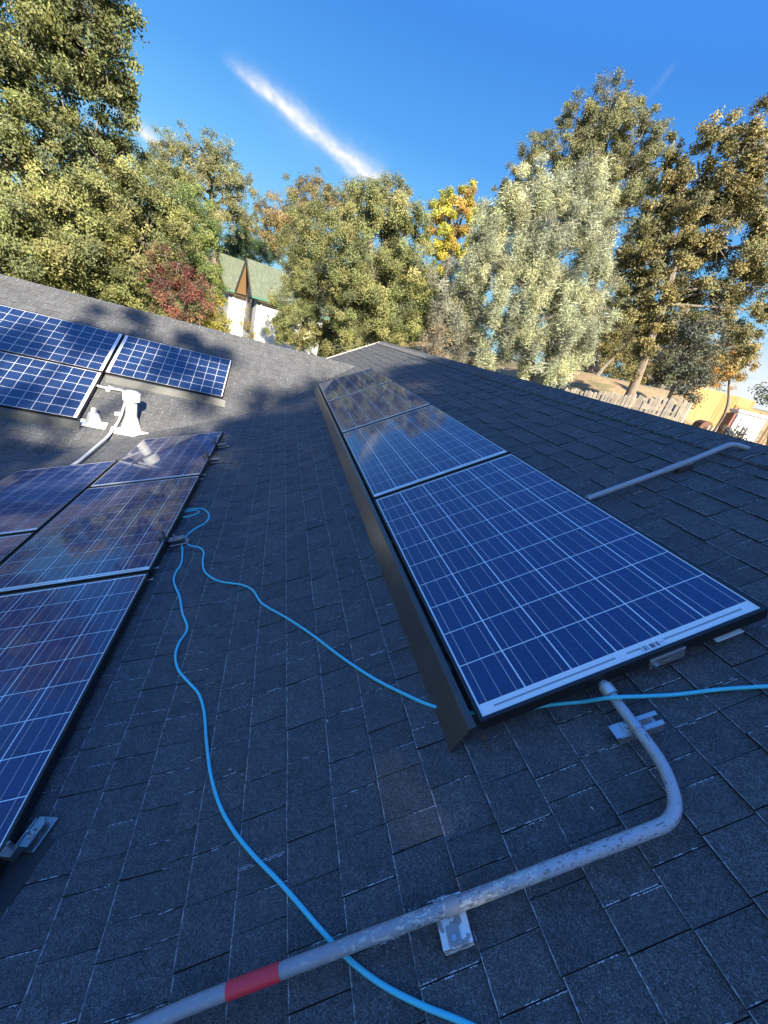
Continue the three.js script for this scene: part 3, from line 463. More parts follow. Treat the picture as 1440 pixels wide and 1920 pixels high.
function tree(name, label, category, o) {
  // o: base, lobes [[x,y,z,r]...], trunk radius, trunk points, sprigs, colours, density, clump, droop, bark
  const r = rng(o.seed), lobes = o.lobes.map((l) => ({ c: V(l.slice(0, 3)), r: l[3] })), base = V(o.base);
  const t = thing(name, label, category, o.group, o.base), bark = o.bark ?? barkMat, rel = (p) => p.clone().sub(base);
  const cen = lobes.reduce((a, l) => a.add(l.c), new THREE.Vector3()).multiplyScalar(1 / lobes.length);
  const trunk = o.trunk ? o.trunk.map(V) : [base.clone(), base.clone().lerp(cen, .45).add(new THREE.Vector3((r() - .5) * .5, 0, (r() - .5) * .5)), cen.clone().lerp(base, .12)];
  if (o.tr) mesh('trunk', limbGeo(trunk.map(rel), o.tr, o.tr * .32, 16, 10, .22), bark, t);
  const spine = new THREE.CatmullRomCurve3(trunk), twigs = [], mats = [], cols = [], m4 = new THREE.Matrix4(), q = new THREE.Quaternion(), q2 = new THREE.Quaternion(), face = new THREE.Vector3(), line = new THREE.Vector3(), col = new THREE.Color();
  for (const l of lobes) {
    let best = 9e9, root = null; for (let i = 4; i <= 20; i++) { const p = spine.getPointAt(i / 20), d = p.distanceTo(l.c) + Math.max(0, p.y - l.c.y) * 1.5; if (d < best) { best = d; root = p; } }
    const tip = l.c.clone().add(new THREE.Vector3((r() - .5) * .4 * l.r, .35 * l.r, (r() - .5) * .4 * l.r)), mid = root.clone().lerp(tip, .55).add(new THREE.Vector3((r() - .5) * .35, (r() - .2) * .35, (r() - .5) * .35).multiplyScalar(l.r));
    const lr = (o.tr || .08) * (.26 + .1 * r());
    if (o.tr) mesh('limb', limbGeo([root, mid, tip].map(rel), lr, lr * .3, 8, 6, .1), o.limbBark ?? bark, t);
    const nc = Math.max(6, Math.round((o.clumps ?? 30) * Math.min(3, l.r * l.r) + 6)), total = Math.round((o.density ?? 850) * (o.gaps ? 1 : 1.3) * l.r * l.r), per = Math.max(1, Math.round(total / nc));
    for (let k = 0; k < nc; k++) {
      const z = 2 * r() - 1, a = r() * 6.283, s = Math.sqrt(1 - z * z), dir = new THREE.Vector3(s * Math.cos(a), z, s * Math.sin(a)), rad = l.r * (o.inner ?? .45) + l.r * (1.02 - (o.inner ?? .45)) * Math.sqrt(r());
      const stray = r() < .2, c = l.c.clone().addScaledVector(dir, stray ? l.r * (1 + .32 * r()) : rad), cs = l.r * (o.clumpSize ?? .26) * (o.gaps ? 1 : 1.12) * (stray ? .35 + .3 * r() : .65 + .6 * r()), tone = .62 + .66 * r(), pick = o.colors[Math.floor(r() * o.colors.length)];
      if (k % (o.twigEvery ?? 3) === 0) { const s0 = k % 2 ? tip : mid; twigs.push(limbGeo([s0, s0.clone().lerp(c, .5).add(new THREE.Vector3((r() - .5), r() * .4, (r() - .5)).multiplyScalar(.25 * l.r)), c].map(rel), Math.max(.01, lr * .24), .006, 5, 4)); }
      for (let n = 0; n < (stray ? per * .4 : per); n++) {
        const g = () => (r() + r() + r() - 1.5) * 1.15, p = new THREE.Vector3(c.x + g() * cs, c.y + g() * cs * (o.droop ? 1.7 : .75), c.z + g() * cs);
        if (o.droop) p.y -= Math.abs(g()) * cs * .8;
        face.copy(p).sub(l.c).multiplyScalar(.75 / l.r).add(new THREE.Vector3((r() - .5) * 1.3, .25 + (r() - .5) * 1.1, (r() - .5) * 1.3)).normalize(); q.setFromUnitVectors(UP, o.droop ? face.lerp(UP, .75).normalize() : face).multiply(q2.setFromAxisAngle(UP, r() * 6.283)); if (o.gaps && o.gaps.some((g) => line.copy(p).sub(g[0]).cross(SUN).length() < g[1])) continue; const sc = (o.scale ?? 1) * (o.gaps ? 1 : .88) * (.6 + .7 * r());
        m4.compose(rel(p), q, new THREE.Vector3(sc, sc, sc)); mats.push(m4.clone());
        const v = tone * (.75 + .5 * r()), w = r() < (o.mix ?? .12) ? o.colors[Math.floor(r() * o.colors.length)] : pick; cols.push([w[0] * v, w[1] * v, w[2] * v]);
      }
    }
  }
  if (twigs.length) { const tg = mesh('twigs', mergeGeometries(twigs), o.limbBark ?? bark, t); tg.userData.kind = 'stuff'; }
  const half = o.sprigs ?? oakSprigs;
  for (let h = 0; h < 2; h++) {
    const idx = mats.map((_, i) => i).filter((i) => i % 2 === h), im = new THREE.InstancedMesh(half[h], leafMat, idx.length); im.name = 'crown'; im.userData.kind = 'stuff'; im.castShadow = im.receiveShadow = true;
    idx.forEach((i, k) => { im.setMatrixAt(k, mats[i]); im.setColorAt(k, col.setRGB(...cols[i])); }); t.add(im);
  }
  leafCount += mats.length; return t;
}
let leafCount = 0;
const on = (p) => [p[0], groundY(p[0], p[2]) - .05, p[2]];
const OLIVE = [[0.252, 0.260, 0.080], [0.202, 0.227, 0.076], [0.302, 0.286, 0.099], [0.168, 0.198, 0.076]], OAKGREEN = [[0.16, 0.181, 0.052], [0.123, 0.152, 0.049], [0.196, 0.203, 0.058]], GREYGREEN = [[0.233, 0.233, 0.095], [0.19, 0.199, 0.086], [0.276, 0.259, 0.103]], BROWNGREEN = [[0.27, 0.234, 0.082], [0.226, 0.208, 0.072], [0.306, 0.252, 0.09], [0.198, 0.198, 0.076]];
const SILVER = [[0.426, 0.444, 0.271], [0.362, 0.39, 0.254], [0.49, 0.49, 0.29], [0.38, 0.399, 0.29]];

tree('oak_tree', 'tall oak with dark broad leaves at the top left corner of the photo', 'tree', { seed: 601, base: on([-8.431, -0.729, -13.303]), tr: .24, trunk: [on([-8.431, -0.729, -13.303]), [-8.114, 1.097, -13.473], [-7.32, 3.156, -13.308], [-7.195, 4.064, -13.035], [-6.667, 5.065, -13.053]], sprigs: bigSprigs, colors: OAKGREEN, density: 620, clumps: 24, clumpSize: .17, inner: .2, mix: .2,
  lobes: [[-6.918, 4.835, -12.942, 1.265], [-6.053, 5.673, -13.301, 1.067], [-6.693, 6.04, -13.042, 1.332], [-5.604, 5.188, -13.463, 0.773], [-6.277, 4.274, -13.214, 0.989], [-7.158, 3.537, -12.831, 1.074], [-5.514, 4.3, -13.494, 0.623], [-5.289, 6, -13.568, 0.468], [-7.757, 4.253, -12.531, 1.317], [-5.258, 4.974, -13.577, 0.411], [-5.766, 6.601, -13.407, 0.93], [-5.153, 4.673, -13.61, 0.314]] });
tree('bushy_oak_tree', 'broad yellow green oak filling the left edge above the wing ridge', 'tree', { seed: 602, base: on([-8.071, -0.023, -14.612]), tr: .2, colors: OLIVE, sprigs: oakSprigs, density: 1150, clumpSize: .2, lobes: [[-7.087, 2.075, -12.864, 1.274], [-6.326, 2.939, -13.195, 1.04], [-7.67, 0.861, -12.576, 1.406], [-6.789, 0.957, -13, 1.358], [-6.063, 1.933, -13.297, 1.167], [-7.408, -0.217, -12.71, 1.087], [-8.072, 1.54, -12.359, 1.082]] });
tree('bushy_oak_tree', 'rounded yellow green oak left of the red shrub', 'tree', { seed: 603, base: on([-5.633, 0.402, -15.032]), tr: .18, colors: OLIVE, sprigs: oakSprigs, density: 1150, clumpSize: .2, lobes: [[-5.793, 2.974, -13.927, 0.984], [-5.405, 3.483, -14.055, 0.649], [-5.226, 2.348, -14.111, 1.259], [-6.042, 1.162, -13.839, 1.181], [-4.967, 1.386, -14.186, 1.084], [-6.625, -0.086, -13.613, 0.894], [-5.584, 0.361, -13.998, 0.932], [-4.508, 3.243, -14.309, 0.819], [-4.474, 2.227, -14.318, 0.848], [-5.079, 0.221, -14.154, 0.64]] });
tree('green_tree', 'bright green leafy tree between the red shrub and the bare-limbed oak', 'tree', { seed: 604, base: on([-4.105, 0.609, -17.974]), tr: .14, colors: [[.19, .25, .05], [.15, .22, .048], [.23, .26, .06]], density: 820, lobes: [[-4.488, 3.1, -16.88, 0.988], [-3.977, 2.647, -16.981, 0.833], [-4.597, 2.122, -16.856, 0.919], [-3.744, 1.729, -17.022, 0.765], [-4.035, 0.951, -16.97, 0.735], [-4.883, 1.378, -16.791, 0.78], [-3.333, 0.975, -17.087, 0.494]] });
tree('open_oak_tree', 'airy grey green oak with pale visible limbs behind the green roofed house', 'tree', { seed: 605, base: on([-4.208, 0.804, -25.042]), tr: .3, bark: paleBark, trunk: [on([-4.208, 0.804, -25.042]), [-4.551, 2.972, -24.994], [-4.763, 4.312, -24.961], [-4.985, 5.568, -24.926], [-5.415, 6.669, -24.851]], colors: GREYGREEN, density: 520, clumps: 20, clumpSize: .22, scale: 1.15, inner: .3, lobes: [[-5.347, 6.503, -23.846, 0.866], [-6.256, 5.855, -23.658, 0.951], [-4.577, 6.501, -23.978, 0.833], [-4.05, 5.771, -24.055, 0.957], [-5.272, 5.433, -23.86, 1.182], [-3.386, 5.143, -24.134, 0.879], [-6.209, 4.881, -23.669, 0.972], [-4.149, 4.337, -24.041, 0.931], [-5.732, 4.013, -23.771, 0.952], [-6.84, 5.235, -23.519, 0.711], [-2.941, 4.509, -24.178, 0.581]] });
tree('red_shrub', 'dark red leaved shrub just over the wing ridge', 'shrub', { seed: 606, base: on([-3.911, -0.059, -13.526]), tr: .06, colors: [[.2, .05, .04], [.14, .035, .03], [.25, .09, .05], [.13, .1, .04]], density: 700, clumpSize: .22, sprigs: smallSprigs, lobes: [[-4.122, 1.428, -13.272, 0.354], [-3.732, 1.324, -13.36, 0.422], [-4.192, 0.915, -13.254, 0.389], [-3.771, 0.766, -13.352, 0.49], [-3.402, 0.942, -13.426, 0.309], [-3.95, 0.336, -13.312, 0.401], [-3.183, 1.174, -13.466, 0.186], [-4.361, 1.13, -13.212, 0.177]] });
tree('rusty_shrub', 'sparse rusty pink shrub right of the red shrub', 'shrub', { seed: 607, base: on([-3.062, 0.16, -14.094]), tr: .05, colors: [[.26, .1, .06], [.3, .15, .08], [.2, .14, .06]], density: 420, sprigs: smallSprigs, lobes: [[-3.309, 0.479, -14.053, 0.362], [-2.949, 0.654, -14.111, 0.299], [-3.121, 0.937, -14.084, 0.262], [-3.583, 0.176, -14.003, 0.296]] });
tree('yellow_shrub', 'low yellow shrub at the foot of the green roofed house', 'shrub', { seed: 608, base: on([-2.613, -0.395, -14.661]), tr: .05, colors: [[.34, .28, .03], [.26, .25, .04], [.38, .33, .05]], density: 800, sprigs: smallSprigs, lobes: [[-2.91, 0.227, -14.622, 0.348], [-2.616, 0.173, -14.661, 0.317], [-3.222, 0.192, -14.574, 0.276], [-2.415, 0.126, -14.684, 0.213], [-2.857, 0.531, -14.629, 0.242], [-2.738, 0.802, -14.645, 0.138]] });
tree('climbing_vine', 'thin yellow green vine in front of the dark pointed window', 'plant', { seed: 609, base: on([-2.039, -0.877, -18.23]), tr: .04, colors: [[.26, .2, .05], [.2, .18, .05]], density: 900, sprigs: smallSprigs, lobes: [[-2.306, 0.354, -18.21, 0.153], [-2.153, 0.108, -18.222, 0.198], [-1.993, -0.184, -18.233, 0.2], [-2.266, 0.727, -18.213, 0.108]] });
tree('conifer_tree', 'dark green feathery conifer behind the green roof', 'tree', { seed: 610, base: on([-3.159, 1.223, -29.177]), tr: .15, colors: [[.1, .17, .06], [.085, .15, .055]], density: 700, sprigs: willowSprigs, scale: 1.4, lobes: [[-3.515, 4.478, -28.142, 0.555], [-3.629, 4.971, -28.13, 0.366], [-3.297, 3.87, -28.162, 0.75], [-3.852, 3.562, -28.107, 0.622], [-2.832, 3.736, -28.199, 0.631], [-3.631, 5.49, -28.13, 0.212], [-2.265, 4.047, -28.235, 0.633], [-4.412, 3.387, -28.041, 0.618]] });
tree('russet_tree', 'thin brownish tree rising behind the middle olive green trees', 'tree', { seed: 611, base: on([-0.395, 1.861, -25.273]), tr: .2, colors: [[.29, .2, .075], [.23, .19, .07], [.24, .21, .075]], density: 700, scale: 1.1, clumpSize: .24, lobes: [[-1.527, 5.416, -24.263, 0.959], [-0.866, 6.189, -24.275, 0.902], [-0.037, 6.741, -24.265, 0.797], [-1.929, 4.601, -24.247, 0.913], [0.588, 6.301, -24.24, 0.756], [-1.009, 4.651, -24.274, 1.089], [0.352, 5.416, -24.251, 0.985], [-2.267, 5.179, -24.228, 0.528]] });
tree('olive_green_tree', 'left of two rounded olive green trees in the middle, right of the green roof', 'tree', { seed: 612, base: on([0.238, 0.215, -16.748]), tr: .18, colors: OLIVE, sprigs: smallSprigs, density: 1350, clumpSize: .2, lobes: [[-0.382, 3.548, -16.271, 0.86], [0.137, 3.783, -16.253, 0.863], [-0.317, 2.651, -16.27, 0.805], [0.263, 2.644, -16.246, 1.163], [-0.391, 1.397, -16.272, 0.831], [0.684, 1.504, -16.216, 1.045], [-0.065, 0.647, -16.262, 0.892], [-0.801, 0.264, -16.275, 0.525], [1.097, 0.466, -16.176, 0.747], [-0.587, 0.792, -16.274, 0.56]] });
tree('olive_green_tree', 'right of two rounded olive green trees in the middle, left of the yellow maple', 'tree', { seed: 613, base: on([2.587, 0.962, -14.107]), tr: .2, colors: OLIVE, sprigs: smallSprigs, density: 1350, clumpSize: .2, lobes: [[1.204, 4.282, -13.746, 0.769], [1.875, 4.54, -13.64, 0.802], [0.971, 3.519, -13.775, 0.752], [1.708, 3.582, -13.669, 1.022], [2.494, 4.082, -13.513, 0.753], [1.434, 2.619, -13.713, 0.981], [2.438, 2.738, -13.526, 1.022], [3.155, 3.234, -13.347, 0.742], [1.844, 1.63, -13.645, 0.98], [2.878, 1.744, -13.421, 0.985], [1.178, 1.451, -13.749, 0.697], [3.489, 2.071, -13.25, 0.699], [2.541, 0.984, -13.502, 0.897], [0.95, 2.485, -13.777, 0.573], [1.249, 0.299, -13.739, 0.541]] });
tree('dark_oak_tree', 'dark crown just showing above the right olive green tree', 'tree', { seed: 614, base: on([4.758, 3.229, -23.664]), tr: .2, colors: GREYGREEN, density: 800, scale: 1.1, lobes: [[3.547, 7.806, -23.905, 0.704], [2.753, 7.67, -24.03, 0.593], [4.138, 7.673, -23.795, 0.545], [2.454, 7.198, -24.071, 0.597], [1.421, 6.894, -24.182, 0.701], [1.257, 6.387, -24.195, 0.816]] });
tree('yellow_maple', 'bright yellow and orange maple between the olive and silver trees', 'tree', { seed: 615, base: on([6.17, 3.44, -18.045]), tr: .14, colors: [[.5, .46, .05], [.46, .4, .05], [.4, .42, .06], [.46, .3, .06]], density: 1200, scale: 1, clumpSize: .2, lobes: [[4.653, 6.163, -18.015, 0.644], [5.34, 6.154, -17.804, 0.731], [5.524, 6.887, -17.743, 0.422], [4.859, 6.667, -17.955, 0.424], [4.703, 5.432, -18.001, 0.655], [5.629, 5.383, -17.707, 0.7], [5.87, 6.468, -17.622, 0.384], [5.328, 4.823, -17.808, 0.621], [5.52, 7.273, -17.744, 0.188]] });
tree('silver_tree', 'large silvery green tree with drooping narrow leaves over the main ridge', 'tree', { seed: 616, base: on([6.826, 1.481, -10.579]), tr: .16, colors: SILVER, sprigs: willowSprigs, density: 1600, droop: 1, clumpSize: .14, clumps: 30, inner: .4, lobes: [[5.041, 5.512, -11.365, 0.652], [4.522, 5.096, -11.6, 0.578], [6.019, 5.568, -10.848, 0.641], [6.217, 5.974, -10.73, 0.355], [5.719, 5.053, -11.017, 0.885], [6.584, 4.987, -10.499, 0.646], [4.953, 4.251, -11.407, 0.83], [6.286, 4.172, -10.688, 0.961], [5.671, 3.359, -11.044, 0.938], [6.857, 3.915, -10.316, 0.695], [7.37, 3.112, -9.945, 0.44], [6.421, 2.716, -10.603, 0.976], [5.428, 2.446, -11.173, 0.751], [7.167, 2.355, -10.096, 0.666], [6.381, 1.675, -10.629, 0.726], [5.391, 1.688, -11.192, 0.577], [7.062, 1.584, -10.172, 0.467], [4.751, 3.402, -11.5, 0.611], [4.25, 4.47, -11.713, 0.443], [4.319, 3.835, -11.685, 0.513], [4.349, 3.3, -11.672, 0.399]] });
tree('grey_shrub_tree', 'bluish grey shrubby tree with bare twigs left of the silver tree', 'tree', { seed: 617, base: on([4.638, 0.935, -12.202]), tr: .08, colors: [[.32, .33, .25], [.27, .28, .22], [.24, .22, .15]], sprigs: willowSprigs, density: 900, droop: 1, twigEvery: 1, clumpSize: .2, lobes: [[3.644, 3.149, -12.361, 0.415], [4.102, 2.686, -12.199, 0.518], [3.904, 2.029, -12.271, 0.496], [4.538, 2.047, -12.027, 0.495], [4.878, 2.444, -11.881, 0.423], [4.424, 1.385, -12.074, 0.539], [5.057, 1.403, -11.8, 0.503], [3.927, 1.407, -12.263, 0.37]] });
tree('dry_shrub', 'dry brown bare shrub between olive and silver trees at the ridge', 'shrub', { seed: 618, base: on([3.82, 0.63, -11.664]), tr: .05, colors: [[.24, .17, .1], [.3, .23, .14]], sprigs: willowSprigs, density: 260, droop: 1, twigEvery: 1, lobes: [[3.607, 1.355, -11.74, 0.355], [3.806, 1.638, -11.669, 0.288], [3.514, 1.02, -11.772, 0.261], [3.881, 0.965, -11.641, 0.294]] });
tree('tall_oak_tree', 'tallest grey green oak behind the silver tree', 'tree', { seed: 619, base: on([12.569, 2.07, -15.522]), tr: .3, trunk: [on([12.569, 2.07, -15.522]), [11.6, 4.879, -16.269], [10.885, 7.118, -16.766], [10.431, 9.048, -17.06]], colors: GREYGREEN, density: 1150, clumps: 28, scale: .95, clumpSize: .19, lobes: [[9.58, 10.812, -16.99, 0.876], [8.881, 10.386, -17.379, 0.771], [10.319, 10.599, -16.539, 0.712], [8.694, 9.447, -17.477, 0.874], [9.863, 9.648, -16.822, 1.143], [10.882, 9.959, -16.165, 0.915], [7.926, 8.957, -17.855, 0.847], [9.461, 8.382, -17.058, 1.27], [10.759, 8.611, -16.249, 1.238], [7.674, 8.289, -17.971, 0.647], [11.468, 9.223, -15.746, 0.801], [11.457, 10.029, -15.754, 0.432], [11.1, 7.252, -16.013, 1.271], [12.138, 6.16, -15.228, 1.062], [7.291, 7.935, -18.138, 0.522], [6.949, 7.117, -18.28, 0.666], [6.631, 6.468, -18.406, 0.586]] });
tree('leaning_oak_tree', 'big brownish green oak at the right with leaning pale trunk behind the pickets', 'tree', { seed: 620, limbBark: barkMat, base: on([9.888, 1.031, -10.145]), tr: .17, bark: paleBark, trunk: [on([9.679, 1.029, -9.93]), [9.416, 2.045, -9.767], [9.195, 2.895, -9.702], [9.053, 3.97, -9.699], [9.011, 4.756, -9.875], [9.226, 5.995, -10.22]], colors: BROWNGREEN, density: 1150, clumps: 28, clumpSize: .19, inner: .25, lobes: [[10.338, 5.278, -8.789, 0.483], [10.769, 4.024, -8.263, 0.381], [9.272, 6.422, -9.904, 0.549], [9.292, 4.774, -9.886, 0.378], [9.082, 5.558, -10.08, 0.428], [9.306, 3.603, -9.873, 0.242], [9.235, 4.299, -9.939, 0.178], [9.423, 5.244, -9.76, 0.369], [9.253, 7.633, -9.922, 0.577], [8.837, 7.608, -10.298, 0.482], [9.415, 7.95, -9.768, 0.385], [8.813, 6.944, -10.319, 0.605], [9.401, 6.887, -9.781, 0.75], [9.785, 7.023, -9.397, 0.651], [8.601, 6.217, -10.498, 0.712], [9.264, 5.951, -9.912, 0.865], [9.937, 5.923, -9.236, 0.807], [8.514, 5.333, -10.571, 0.737], [9.289, 4.838, -9.889, 0.928], [10.02, 4.98, -9.147, 0.832], [10.53, 4.341, -8.56, 0.493], [8.997, 3.969, -10.157, 0.666], [10.108, 3.979, -9.051, 0.8], [8.783, 3.346, -10.345, 0.561], [9.876, 3.372, -9.301, 0.651], [10.551, 3.573, -8.535, 0.507], [9.151, 2.261, -10.017, 0.413], [8.317, 6.713, -10.729, 0.424], [8.316, 7.117, -10.73, 0.307], [8.531, 5.716, -10.556, 0.639], [8.678, 4.578, -10.434, 0.601], [8.464, 4.257, -10.611, 0.612], [10.222, 5.957, -8.923, 0.527], [10.832, 3.131, -8.182, 0.28], [9.444, 2.956, -9.74, 0.614], [9.449, 3.53, -9.735, 0.662]] });
tree('orange_tree', 'small orange and yellow tree above the wooden fence', 'tree', { seed: 621, base: on([13.323, 1.434, -9.695]), tr: .09, colors: [[.46, .24, .05], [.42, .31, .07], [.32, .25, .07]], density: 620, lobes: [[12.748, 3.147, -9.952, 0.471], [12.833, 3.579, -9.845, 0.397], [12.637, 2.773, -10.091, 0.377], [12.936, 2.81, -9.711, 0.302], [13.021, 3.089, -9.599, 0.232], [12.56, 3.323, -10.186, 0.339]] });
tree('dark_evergreen', 'dark grey green small tree in front of the leaning oak, over the pickets', 'tree', { seed: 622, base: on([8.673, 0.795, -7.655]), tr: .075, trunk: [on([8.673, 0.795, -7.655]), [8.633, 1.397, -7.7], [8.538, 1.91, -7.656], [8.456, 2.816, -7.746]], colors: [[.075, .085, .055], [.06, .075, .05], [.11, .115, .065]], density: 900, sprigs: smallSprigs, lobes: [[8.344, 3.259, -7.719, 0.322], [8.578, 2.98, -7.46, 0.32], [8.313, 2.779, -7.752, 0.38], [8.316, 2.29, -7.749, 0.387], [8.621, 2.399, -7.411, 0.427], [8.264, 1.954, -7.804, 0.288], [8.695, 1.932, -7.326, 0.331], [8.834, 2.052, -7.159, 0.251], [8.742, 2.681, -7.27, 0.246], [8.781, 1.652, -7.223, 0.179]] });
tree('hillside_tree', 'slim tree with bent dark trunk on the sunlit hillside, left of two', 'tree', { seed: 623, base: on([12.16, 1.092, -15.849]), tr: .13, trunk: [on([12.16, 1.092, -15.849]), [12.078, 1.786, -15.912], [12.031, 2.588, -15.948], [11.847, 3.657, -16.088]], colors: BROWNGREEN, density: 800, scale: 1, lobes: [[11.778, 3.857, -16.139, 0.793], [12.128, 4.383, -15.873, 0.686], [11.735, 3.18, -16.17, 0.473], [12.39, 3.375, -15.667, 0.558]] });
tree('hillside_tree', 'slim tree with forked dark trunk on the sunlit hillside, right of two', 'tree', { seed: 624, base: on([12.09, 0.938, -14.621]), tr: .13, trunk: [on([12.09, 0.938, -14.621]), [12.066, 1.728, -14.641], [12.209, 2.439, -14.521], [12.541, 3.184, -14.232]], colors: BROWNGREEN, density: 800, scale: 1, lobes: [[12.316, 3.528, -14.429, 0.651], [12.816, 3.168, -13.983, 0.431], [11.988, 3.326, -14.705, 0.484], [12.638, 4.128, -14.145, 0.636]] });
tree('hill_oak', 'shaded brushy oak on the slope behind the leaning trunk', 'tree', { seed: 631, base: on([17.603, 1.596, -16.265]), tr: .2, colors: BROWNGREEN, density: 620, scale: 1.25, lobes: [[15.717, 3.044, -19.407, 0.874], [16.582, 2.968, -18.668, 0.975], [17.307, 2.556, -17.995, 0.851], [14.983, 3.235, -19.985, 0.883], [15.661, 5.067, -19.452, 1.407], [17.062, 4.423, -18.228, 1.27], [18.018, 4.206, -17.282, 1.35], [18.747, 3.942, -16.491, 1.166], [17.543, 2.975, -17.764, 1.008], [19.219, 3.861, -15.941, 1.044], [18.328, 2.727, -16.954, 0.935], [15.39, 3.361, -19.67, 0.991], [14.171, 3.554, -20.577, 1.185]] });
tree('low_bush', 'small grey green bush in front of the white cabinet', 'bush', { seed: 625, base: on([7.573, 0.765, -4.839]), tr: .03, colors: [[.1, .11, .07], [.14, .13, .08], [.09, .11, .05]], density: 800, sprigs: smallSprigs, lobes: [[7.421, 1.004, -5.059, 0.11], [7.487, 1.075, -4.964, 0.129], [7.582, 1.031, -4.824, 0.108], [7.492, 0.922, -4.958, 0.12], [7.651, 0.973, -4.72, 0.098]] });
tree('leafy_branch_tree', 'leafy young tree at the right edge above the brown fence', 'tree', { seed: 626, base: on([10.422, 1.219, -5.944]), tr: .06, colors: [[.1, .12, .05], [.13, .14, .06]], density: 420, lobes: [[9.971, 2.149, -6.647, 0.173], [10.015, 2.352, -6.583, 0.219], [10.071, 1.951, -6.5, 0.172], [10.052, 2.606, -6.528, 0.312]] });
tree('side_oak', 'oak beyond the left edge of the photo, nearer the wing', 'tree', { seed: 641, base: on([-13, 0, -12.5]), tr: .28, colors: OAKGREEN, density: 520, scale: 1.2, clumpSize: .2, lobes: [[-12.4, 2, -12, 1.9], [-14, 3.4, -12.6, 1.8], [-12.6, 4.8, -12.4, 1.5], [-11, .4, -12.4, 1.8], [-14.6, .6, -11.6, 2], [-13.4, 6.2, -12.8, 1.1]] });
tree('side_oak', 'oak beyond the left edge of the photo, farther from the wing', 'tree', { seed: 642, base: on([-16, 0, -6.5]), tr: .28, colors: OLIVE, density: 520, scale: 1.2, clumpSize: .2, lobes: [[-15.6, 1, -6.6, 2.2], [-16.4, 3, -6.2, 1.9], [-15.4, 2.4, -8.4, 1.6], [-16, 4.8, -7, 1.3], [-16, -.8, -4.8, 2]] });
// far woodland that closes the view between the trees
{
  const r = rng(801), lob = []; for (let i = 0; i < 46; i++) { const a = -38 + 80 * (i / 46) + (r() - .5) * 2, d = 40 + r() * 8, x = d * Math.sin(a * Math.PI / 180), z = -d * Math.cos(a * Math.PI / 180); if (x > 17) continue; lob.push([x, groundY(x, z) + 1.6 + r() * 3.4, z, 2 + r() * 1.4]); lob.push([x + r(), groundY(x, z) + .8, z + 1, 2]); }
  const t = tree('woodland', 'distant woodland closing the gaps between the trees', 'woodland', { seed: 802, base: [0, -2.9, -40], colors: [...OLIVE, ...GREYGREEN], density: 260, scale: 2.4, clumps: 14, lobes: lob, twigEvery: 99 }); t.userData.kind = 'stuff';
}
const flecks = [[[-0.855, -0.6, -0.587], .13], [[-0.492, -0.398, -0.061], .12], [[-0.154, -0.204, 0.196], .12], [[-0.128, -0.189, 0.413], .1], [[0.509, 0.177, 0.143], .11]].map(([p, d]) => [V(p), d * .95]);
// oaks behind the photographer, whose shade falls over the main roof
tree('shade_oak', 'tall oak behind the photographer, the left one', 'tree', { seed: 901, base: on([-2.6, 0, 15.5]), tr: .3, colors: OLIVE, density: 760, scale: 1.5, clumps: 22, clumpSize: .2, gaps: flecks, lobes: [[-4.95, 4.4, 14, 2], [-2.55, 4.8, 14.4, 2.1], [-3.95, 6.0, 14.2, 1.7], [-6.95, 5, 14.6, 1.7], [-2.05, 6.7, 14, 1.3], [-5.75, 3, 14, 2], [-2.55, 3, 14, 2], [-3.55, 7.3, 14, .8], [-3.25, 10.1, 14, .8], [-1.7, 11.3, 14, .6], [-5.2, 10.4, 14.2, .8], [-2.2, 9.4, 14.2, .4], [-6, 8.8, 14, .8], [-0.4, 10.9, 14, .62], [-2.35, 8.3, 14.2, .75], [-3.45, 8.7, 14, .75], [-4.55, 9, 14, .75]] });
tree('shade_oak', 'tall oak behind the photographer, the middle one', 'tree', { seed: 902, base: on([2.6, 0, 15]), tr: .32, colors: OLIVE, density: 900, scale: 1.5, clumps: 24, clumpSize: .2, gaps: flecks, lobes: [[-0.15, 5, 14, 2.1], [2.05, 5.2, 14.2, 2.2], [-0.35, 6.8, 14, 1.4], [1.45, 7.4, 14, 2.1], [1.15, 9, 14.2, 1.4], [2.65, 9.4, 14, 1.8], [3.25, 7.4, 14.6, 2], [1.25, 3.4, 14, 2.2]] });
tree('shade_oak', 'tall oak behind the photographer, the right one', 'tree', { seed: 903, base: on([7.6, 0, 15.4]), tr: .3, colors: OLIVE, density: 800, scale: 1.5, clumps: 22, clumpSize: .2, gaps: flecks, lobes: [[5.05, 5.4, 14.2, 2.2], [6.85, 6, 14.6, 2.2], [5.25, 8, 14.2, 2.1], [4.05, 9.6, 14, 1.5], [7.05, 8.8, 14.6, 1.8], [5.25, 9.9, 14.4, 1.4], [8.45, 7, 15, 2]] });

